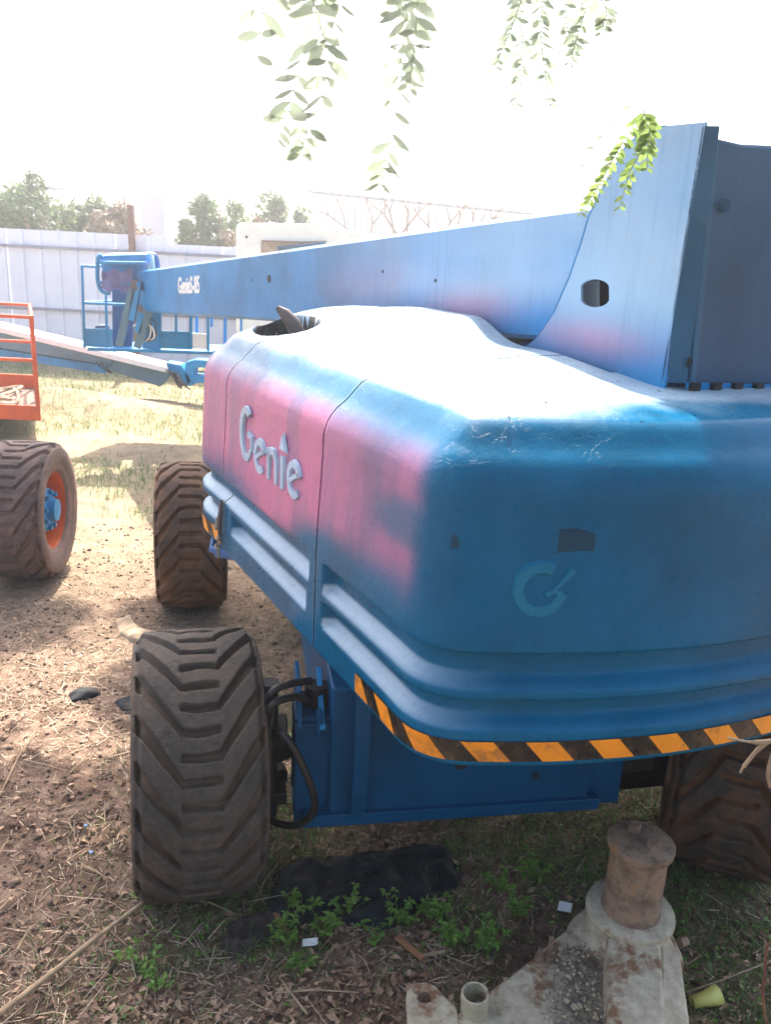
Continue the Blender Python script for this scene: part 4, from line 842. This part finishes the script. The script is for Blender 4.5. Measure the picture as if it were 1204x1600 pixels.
for loop in (ol, hl):
    vs_ = [bmx.verts.new(p) for p in loop]
    for i in range(len(vs_)): ed.append(bmx.edges.new((vs_[i], vs_[(i+1) % len(vs_)])))
bmesh.ops.triangle_fill(bmx, use_beauty=True, edges=ed); ext = bmesh.ops.extrude_face_region(bmx, geom=bmx.faces[:]); bmesh.ops.translate(bmx, verts=[g for g in ext['geom'] if isinstance(g, bmesh.types.BMVert)], vec=(0, 0, -.05)); bmesh.ops.recalc_face_normals(bmx, faces=bmx.faces)
me = bpy.data.meshes.new('lug'); bmx.to_mesh(me); bmx.free(); me.materials.append(m_cast); obj('lug', me, cas, bev=.006)
pp = G(746, 1551, .22); MB().lathe([(.040, .0), (.0435, .0), (.0435, .217), (.040, .22), (.0365, .217), (.0365, .02), (0, .02)], 36, Matrix.Translation((pp[0], pp[1], 0)) @ Matrix.Rotation(R(-2), 4, 'Y')).build('pipe_socket', m_pipe, cas)
for (x, y, h_) in ((857, 1500, .09), (842, 1500, .045)):
    q = cg(x, y, .17); MB().cyl(q-[0, 0, .02], q+[0, 0, h_], .009, n=8).lathe([(.016, .0), (.016, .018), (0, .02)], 8, Matrix.Translation((q[0], q[1], q[2]+.0))).build('stud', m_rust, cas)
# debris and seeds on the plate
def inpoly(x, y): return (x > 845+ (1600-y)*.08) and x < 948
rp_ = []
while len(rp_) < 1400:
    x, y = random.gauss(905, 32), random.uniform(1478, 1640)
    if inpoly(x, y): rp_.append(cg(x, y, .172+random.uniform(-.002, .01)))
m_deb = leafmat('fine_debris', (.05, .045, .045), (.24, .19, .16), 0, .9)
P = np.array(rp_); pieces('fine_twig_debris', m_deb, P, rng.uniform(.008, .022, len(P)), rng.uniform(.0006, .0016, len(P)), rng.normal(.002, .002, len(P)), 'straw', .1)
sm_ = MB().sphere((0, 0, 0), .0052, 8).me('seed', m_seed)
for k in range(85):
    while True:
        x, y = random.gauss(908, 26), random.uniform(1482, 1598)
        if inpoly(x, y): break
    o = obj('seed', sm_, None, Matrix.Translation(cg(x, y, .180)) @ Matrix.Scale(random.uniform(.75, 1.2), 4)); tag(o, 'tiny round tan seed lying among fine debris on the rusty casting', 'seed', 'seeds on the casting')

# ================================================================== SMALL GROUND THINGS
def gp(x, y, dz=.0): q = np.array(G(x, y, 0)); q[2] = float(gz(q[0], q[1]))+dz; return q
tag(MB().tube(spline([gp(-60, 1642, .04), gp(20, 1585, .04), gp(90, 1532, .042), gp(150, 1487, .045), gp(205, 1447, .05), gp(246, 1416, .06)]), [.011]*8+[.010]*8+[.009]*8+[.008]*8+[.007]*8+[.004], 8).build('dead_branch', m_wood), 'long straight grey dead branch on the ground at bottom left', 'branch')
def cloth(name, pts, h, mat, label, cat, sub=40, seed=0):
    # a rumpled sheet lying inside a ground outline
    P = np.array([gp(*p)[:2] for p in pts]); c = P.mean(0); V = []; Fc = []; n_ = 120; m_ = sub
    tpts = np.concatenate([P, P[:1]]); d_ = np.concatenate([[0], np.cumsum(np.linalg.norm(np.diff(tpts, axis=0), axis=1))]); u = np.linspace(0, d_[-1], n_, endpoint=False)
    rim_ = np.stack([np.interp(u, d_, tpts[:, 0]), np.interp(u, d_, tpts[:, 1])], 1)
    for j in range(m_+1):
        v = j/m_; q = c+(rim_-c)*v*(1+.0*v); z0 = gz(q[:, 0], q[:, 1]); f1 = np.abs(fbm(q*7, seed+4, 2)-.5)*2; f2 = np.abs(fbm((q+fbm(q*3, seed+8, 2)[:, None]*.5)*[4.5, 11], seed+5, 2)-.5)*2
        z = z0+.006+h*sm(1.0, .55, v)*.5*(.5+fbm(q*4, seed, 2))+h*(1-f1)**3*sm(1.0, .8, v)*.9+h*.9*(1-f2)**4*sm(1.02, .9, v)
        if v == 1: z = z0-.005
        V += [(q[i, 0], q[i, 1], z[i]) for i in range(n_)]
    Fc = [[j*n_+i, j*n_+(i+1) % n_, (j+1)*n_+(i+1) % n_, (j+1)*n_+i] for j in range(m_) for i in range(n_)]
    return tag(obj(name, mesh(name, V, Fc, mat, True)), label, cat)
cloth('black_cloth', [(425, 1372), (470, 1352), (560, 1345), (640, 1330), (700, 1328), (722, 1350), (722, 1385), (690, 1405), (650, 1430), (600, 1465), (540, 1455), (500, 1440), (440, 1470), (410, 1440)], .035, m_cloth, 'crumpled black cloth lying on the weeds under the blue boom lift', 'cloth', seed=3)
cloth('brown_black_rag', [(342, 1480), (352, 1455), (385, 1440), (430, 1425), (452, 1440), (440, 1470), (400, 1490), (360, 1508)], .022, m_brownrag, 'twisted dark brown rag end lying left of the black cloth', 'rag', 14, seed=9)
cloth('dark_scrap', [(108, 1090), (125, 1078), (152, 1080), (160, 1088), (140, 1096), (112, 1100)], .014, m_cloth, 'small dark rag on the straw left of the near wheel, the farther one', 'rag', 14, seed=5)
cloth('dark_scrap', [(178, 1100), (205, 1092), (232, 1096), (235, 1110), (215, 1125), (190, 1116)], .010, m_cloth, 'flat dark scrap touching the left side of the near wheel', 'rag', 14, seed=6)
cloth('cardboard_strip', [(180, 970), (200, 962), (215, 985), (262, 998), (262, 1006), (205, 1004), (185, 990)], .02, m_card, 'pale brown crumpled cardboard strip on the dirt between the two left wheels', 'cardboard', 14, seed=7)
def flat(name, x, y, w_, l_, rot, mat, label, cat, h=.004):
    q = gp(x, y, .03); c_, s_ = math.cos(R(rot)), math.sin(R(rot)); tag(MB().box(q, (w_, l_, h), (c_, s_, .12), (-s_, c_, .1), (-.12, -.1, 1)).build(name, mat, None, .001), label, cat)
flat('white_scrap', 484, 1487, .055, .03, 5, m_white, 'small white plastic scrap in the weeds below the black cloth', 'scrap')
flat('white_scrap', 880, 1433, .05, .045, -20, m_white, 'small square white scrap left of the rusty cylinder', 'scrap')
flat('blue_chip', 135, 1304, .012, .016, 30, m_blued, 'tiny dark blue chip on the bare dirt left of the near wheel', 'chip')
flat('blue_chip', 143, 1343, .014, .018, 70, m_blued, 'tiny blue chip just below the other chip on the dirt', 'chip')
for (x, y, x2, y2, lb) in ((618, 1480, 660, 1512, 'reddish split wood piece between the white scrap and the casting lug'), (430, 1440, 447, 1470, 'short pale stick standing by the brown rag')):
    tag(MB().beam(gp(x, y, .03), gp(x2, y2, .02), .022, .014).build('wood_piece', m_woodr, None, .003), lb, 'wood')
tag(MB().tube(spline([gp(655, 1512, .02), gp(672, 1505, .035), gp(690, 1503, .03)]), [.006]*4+[.008]*4+[.007]*8+[.004], 6).build('pale_chip', m_wood) if False else MB().beam(gp(660, 1510, .03), gp(694, 1504, .03), .012, .01).build('wood_piece', m_wood, None, .003), 'pale splintered chip beside the reddish split wood', 'wood')
lbls = ['pale stick lying farthest left on the dirt', 'short straw coloured stick left of the near wheel middle', 'thin pale stick pointing at the near wheel', 'bent pale twig near the wheel base', 'thin dry stick at the left edge', 'small stick above the long dead branch', 'long thin twig on the dirt', 'pale broken twig on shaded dirt', 'thin twig in front of the near wheel', 'twig leaning over the black cloth', 'dry stem by the cloth edge', 'pale stem near the bottom centre']
sticks = [(0, 1340, 22, 1322), (95, 1290, 115, 1310), (105, 1352, 150, 1328), (130, 1358, 168, 1383), (0, 1250, 60, 1140), (28, 1490, 62, 1448), (38, 1195, 105, 1215), (110, 1215, 142, 1192), (290, 1412, 370, 1440), (390, 1432, 440, 1350), (430, 1560, 560, 1562), (480, 1590, 430, 1530)]
for (x, y, x2, y2), lb in zip(sticks, lbls):
    a_, b_ = gp(x, y, .012), gp(x2, y2, .02); m_ = (a_+b_)/2+np.array([random.uniform(-.01, .01), random.uniform(-.01, .01), .01])
    tag(MB().tube([a_, m_, b_], [.004, .0038, .002], 5).build('twig', m_straw if False else m_wood), lb, 'twig', 'loose twigs on the ground')
# yellow bottle neck at right bottom
q = gp(1118, 1572, .035); q2 = gp(1078, 1580, .03)
yb = MB().tube([q2, (q+q2)/2, q], [.020, .024, .034], 18, cap=False).build('yellow_pipe', m_yellow); sol = yb.modifiers.new('s', 'SOLIDIFY'); sol.thickness = .003
tag(yb, 'short yellow plastic tube end lying right of the rusty casting', 'tube')
tag(MB().tube(spline([A(1215, 1470, 1.55), A(1198, 1480, 1.6), A(1194, 1520, 1.65), A(1192, 1570, 1.7), A(1206, 1640, 1.7)]), .0035, 6).build('rusty_wire', m_post), 'thin rusty wire at the right edge of the photo above the dry leaves', 'wire')
tag(MB().tube(spline([gp(1060, 1530, .02), gp(1120, 1520, .05), gp(1180, 1490, .08)]), .003, 6).build('rusty_wire', m_post) if False else MB().tube([gp(1070, 1562, .02), gp(1130, 1550, .04), gp(1200, 1530, .07)], .003, 6).build('thin_twig', m_wood), 'thin brown twig from the yellow tube to the right edge', 'twig')
# grey dead branch poking in at the right edge in front of the tape
db = MB(); YD = 1.75
db.tube(spline([A(1240, 1150, YD), A(1205, 1158, YD), A(1175, 1160, YD), A(1136, 1153, YD+.02)]), [.008]*8+[.006]*8+[.003]*9, 6)
db.tube(spline([A(1200, 1158, YD), A(1180, 1175, YD), A(1160, 1200, YD), A(1156, 1208, YD)]), [.006]*8+[.005]*8+[.003]*9, 6)
db.tube(spline([A(1215, 1150, YD), A(1200, 1205, YD), A(1203, 1230, YD)]), .005, 6)
tag(db.build('forked_dead_twig', m_wood), 'pale forked dead twig in front of the hazard tape at the right edge', 'twig')
# weeds
def weed(px, py, seed, label, h=.10, n_=9):
    rg_ = random.Random(seed); b = gp(px, py); r_ = root('weed', tuple(b), label, 'weed', 'green weeds by the cloth'); st = MB(); lf = MB()
    for k in range(n_):
        a_ = rg_.uniform(0, 6.28); sp_ = rg_.uniform(.01, .075); tip = b+np.array([sp_*math.cos(a_), sp_*math.sin(a_), h*rg_.uniform(.45, 1.1)]); mid = (b+tip)/2+np.array([0, 0, .012]); st.tube([b, mid, tip], [.0016, .0014, .001], 4)
        for j in range(7):
            al = a_+rg_.uniform(-2.6, 2.6); o_ = b+(tip-b)*(rg_.uniform(.4, 1) if j < 3 else 1.0); L = rg_.uniform(.018, .036); d = np.array([math.cos(al), math.sin(al), rg_.uniform(-.1, .6)]); d /= np.linalg.norm(d); s_ = np.cross(d, (0, 0, 1)); s_ /= np.linalg.norm(s_)
            w2 = L*.24; u_ = np.array([0, 0, .004]); lf.add([o_, o_+d*L*.4+s_*w2+u_, o_+d*L-u_, o_+d*L*.4-s_*w2+u_, o_+d*L*.45], [[0, 1, 4], [1, 2, 4], [4, 2, 3], [0, 4, 3]])
    st.build('stem', m_weed, r_); me = mesh('foliage', lf.V, lf.F, m_weed); obj('foliage', me, r_)
wl = [(505, 1470, 'leafy weed just above the white plastic scrap'), (445, 1480, 'weed beside the brown rag end'), (540, 1440, 'weed at the near edge of the black cloth, leftmost of the row'), (470, 1440, 'weed growing over the left end of the black cloth'), (585, 1470, 'weed in the middle of the row below the cloth'), (620, 1450, 'tall weed right of the row middle'),
      (655, 1430, 'tallest bright weed below the right end of the cloth'), (690, 1440, 'bushy weed right of the cloth end'), (700, 1490, 'weed above the casting lug'), (760, 1500, 'wide weed between lug and square white scrap'), (372, 1408, 'small weed at the right foot of the near wheel'), (245, 1412, 'small weed at the left foot of the near wheel'),
      (455, 1520, 'low weed below the white plastic scrap'), (780, 1400, 'weed in the shade under the lift beside the cloth'), (830, 1380, 'weed in the shade left of the rusty cylinder'), (215, 1505, 'low pale weed right of the dead branch'), (250, 1545, 'low weed near the bottom left of centre'), (800, 1440, 'weed just left of the square white scrap')]
for k, (x, y, l_) in enumerate(wl): weed(x, y, k+20, l_, .05 if 'low' in l_ or 'small' in l_ else .10, 6 if 'low' in l_ or 'small' in l_ else 11)

# ================================================================== HANGING BRANCHES
def leaflet_me(mat, nm='leaflet'):
    V = [(0, 0, 0), (.25, .16, .01), (.6, .19, .015), (.9, .09, 0), (1, 0, -.01), (.9, -.09, 0), (.6, -.19, .015), (.25, -.16, .01), (.3, 0, 0), (.62, 0, 0)]
    return mesh(nm, V, [[0, 1, 8], [1, 2, 9, 8], [2, 3, 4, 9], [9, 4, 5, 6], [8, 9, 6, 7], [0, 8, 7]], mat, True)
LG, LD = leaflet_me(m_leaf), leaflet_me(m_leafd)
def hbranch(label, fronds, limb, Yd):
    p0 = np.array(A(*limb[0], Yd)); r_ = root('overhanging_branch', tuple(p0), label, 'branch'); lp_ = spline([A(x, y, Yd+.02*i) for i, (x, y) in enumerate(limb)]); MB().tube(lp_, list(np.linspace(.006 if len(limb) < 5 else .0015, .0006 if len(limb) > 4 else .005, len(lp_))), 7).build('limb', m_bark if len(limb) < 5 else m_leafd, r_)
    for pts, n_, L, mat, dy in fronds:
        S = spline([A(x, y, Yd+dy+.015*i) for i, (x, y) in enumerate(pts)], 10); S = np.array(S); fo = MB().tube(S, .0008*Yd/1.2, 4).build('frond', m_leafd, r_)
        for k in range(n_):
            t_ = (.08+.92*k/(n_-1))*(len(S)-1); i = int(min(t_, len(S)-2)); o_ = S[i]+(S[i+1]-S[i])*(t_-i); T = S[i+1]-S[i]; T /= np.linalg.norm(T)
            for sd_ in (-1, 1):
                if random.random() < .06: continue
                side = rt*sd_+fw*random.uniform(-.9, .9); d = side*.9+T*random.uniform(.45, .95); d /= np.linalg.norm(d); nn = np.cross(d, np.cross(fw+up*random.uniform(-.8, .8)+rt*random.uniform(-.5, .5), d)); nn /= np.linalg.norm(nn); b_ = np.cross(nn, d)
                Mx = Matrix.Identity(4); ll = L*random.uniform(.8, 1.15)*(1-.35*(k/(n_-1))**3)
                for a_ in range(3): Mx[a_][0] = d[a_]*ll; Mx[a_][1] = b_[a_]*ll*1.15; Mx[a_][2] = nn[a_]*ll; Mx[a_][3] = o_[a_]
                lo = bpy.data.objects.new('leaflet', mat); COL.objects.link(lo); lo.parent = fo; lo.matrix_basis = Mx
hbranch('branch with grey green paired leaflets hanging at the top left of centre', [([(420, -60), (412, 10), (396, 120)], 7, .037, LD, 0), ([(505, -80), (492, 20), (455, 150), (432, 215)], 16, .037, LD, .05), ([(470, -60), (500, 40), (512, 120), (482, 200), (470, 240)], 12, .035, LD, -.05), ([(540, -60), (530, 0), (515, 60)], 5, .03, LD, .02)], [(380, -70), (480, -75), (600, -90)], 1.15)
hbranch('branch with one long hanging leaf frond at the top centre', [([(640, -80), (636, 20), (620, 130), (608, 220), (594, 285)], 20, .037, LD, 0), ([(600, -70), (612, 0), (630, 90)], 8, .030, LD, .06), ([(655, -60), (650, 40), (640, 130)], 9, .03, LD, -.05)], [(600, -85), (640, -90), (760, -100)], 1.15)
hbranch('branch with dense small grey leaflets hanging high at the top right', [([(830, -50), (800, 40), (770, 110)], 18, .030, LD, 0), ([(850, -40), (845, 60), (860, 170)], 24, .032, LD, .1), ([(800, -40), (815, 60), (805, 160)], 22, .032, LD, .2), ([(935, -40), (910, 30), (890, 95)], 18, .030, LD, .05), ([(900, -40), (945, 10), (940, 50)], 14, .03, LD, -.1), ([(880, -40), (885, 40), (900, 80)], 16, .03, LD, .15)], [(780, -60), (860, -55), (990, -60)], 1.9)
hbranch('branch with bright green feathery fronds hanging before the riser plate', [([(1004, 175), (1010, 190), (1014, 215), (985, 265), (968, 322)], 26, .030, LG, 0), ([(1006, 170), (1012, 215), (1010, 262)], 16, .030, LG, .08), ([(1002, 175), (965, 235), (935, 290), (908, 332)], 22, .026, LG, .05), ([(1006, 150), (970, 180), (925, 230), (905, 270)], 9, .022, LD, .15)], [(960, -60), (985, -90), (1030, -80), (1024, 60), (1010, 150), (1004, 180)], 1.9)

# unseen tree of the hanging branches; its crown is placed to cast shade
st_ = root('unseen_shade_tree', (1.6, -2.6, 0), 'unseen tree of the hanging branches, its crown shaped to shade the foreground', 'tree'); rg_ = np.random.default_rng(5)
mb = MB().tube([(1.6, -2.6, 0), (1.5, -2.5, 1.6), (1.2, -2.2, 3.2), (.6, -1.5, 4.6)], [.22, .17, .14, .08], 12); mb.tube([(1.35, -2.4, 2.4), (2.2, -1.2, 3.8), (2.6, .3, 4.6)], [.12, .08, .03], 8).tube([(1.2, -2.2, 3.0), (-.4, -1.6, 3.9), (-2.0, -.9, 4.5)], [.11, .07, .03], 8)
mb.tube([(1.0, -2.0, 3.6), (-.6, 1.5, 5.3), (-2.0, 5.5, 6.1), (-2.6, 9.0, 6.3)], [.10, .07, .05, .02], 8); mb.build('trunk', m_bark, st_); n_ = 60000
nc = 104; cl = np.stack([rg_.uniform(-4.5, 5, nc), rg_.uniform(-6, .2, nc), rg_.uniform(3.8, 6.2, nc)], 1); cl[60:, 1] = rg_.uniform(.2, 2.7, nc-60); cl[60:, 2] = rg_.uniform(4.9, 6.2, nc-60); cl[60:, 0] = rg_.uniform(-2.5, 4.5, nc-60); cl[90:] = np.stack([rg_.uniform(.5, 2.4, 14), rg_.uniform(4.3, 6.2, 14), rg_.uniform(5.4, 5.9, 14)], 1); cl[:50, 2] = rg_.uniform(.6, 4.2, 50); cl[:50, 1] = rg_.uniform(-6, -4, 50); cl[:50, 0] = np.linspace(-7, 7, 50); cs = rg_.uniform(.6, 1.2, nc); cs[90:] = .42; idx = rg_.integers(0, nc, n_)  # low clusters behind the camera are added to darken reflections
nl = 70; c2 = np.stack([rg_.uniform(-3.9, -1.15, 400), rg_.uniform(6.0, 10.7, 400), rg_.uniform(6.3, 6.7, 400)], 1)
c2 = c2[~((c2[:, 0] < -2.0) & (c2[:, 1] > 8.9) & (c2[:, 1] < 10.1))][:nl]; n0 = len(cl); cl = np.concatenate([cl, c2]); cs = np.concatenate([cs, np.full(len(c2), .42)]); idx = np.concatenate([idx, rg_.integers(n0, len(cl), 42000)]); n_ = len(idx)  # clusters added out of view to shade the left, leaving a sunlit gap
d = rg_.normal(0, 1, (n_, 3)); d /= np.linalg.norm(d, axis=1)[:, None]; P = cl[idx]+d*(cs[idx]*rg_.uniform(.3, 1, n_))[:, None]*[1, 1, .6]; a_ = rg_.normal(0, 1, (n_, 3)); a_ /= np.linalg.norm(a_, axis=1)[:, None]; b_ = np.cross(a_, d); L = rg_.uniform(.05, .10, n_)[:, None]
ok = (P[:, 1] < 3.6) | (idx >= n0) | ((idx >= 90) & (idx < n0) & (rg_.uniform(0, 1, n_) < .5))
P, a_, b_, L = P[ok], a_[ok], b_[ok], L[ok]
V = np.stack([P-a_*L, P+b_*L*.45, P+a_*L, P-b_*L*.45], 1).reshape(-1, 3); obj('crown', mesh('crown', V, np.arange(len(P)*4).reshape(-1, 4), m_crown), st_)
# ================================================================== HAZE
hz = MB().box((-2, 33, 9), (120, 90, 22)).me('haze', bpy.data.materials.new('haze_air'))
hm = hz.materials[0]; hm.use_nodes = True; ht = hm.node_tree; ht.nodes.clear(); ho = ht.nodes.new('ShaderNodeOutputMaterial'); pv = ht.nodes.new('ShaderNodeVolumePrincipled')
pv.inputs['Color'].default_value = (.95, .97, 1, 1); pv.inputs['Density'].default_value = .0065; pv.inputs['Anisotropy'].default_value = .7; ht.links.new(pv.outputs[0], ho.inputs['Volume'])
obj('haze', hz)['kind'] = 'stuff'
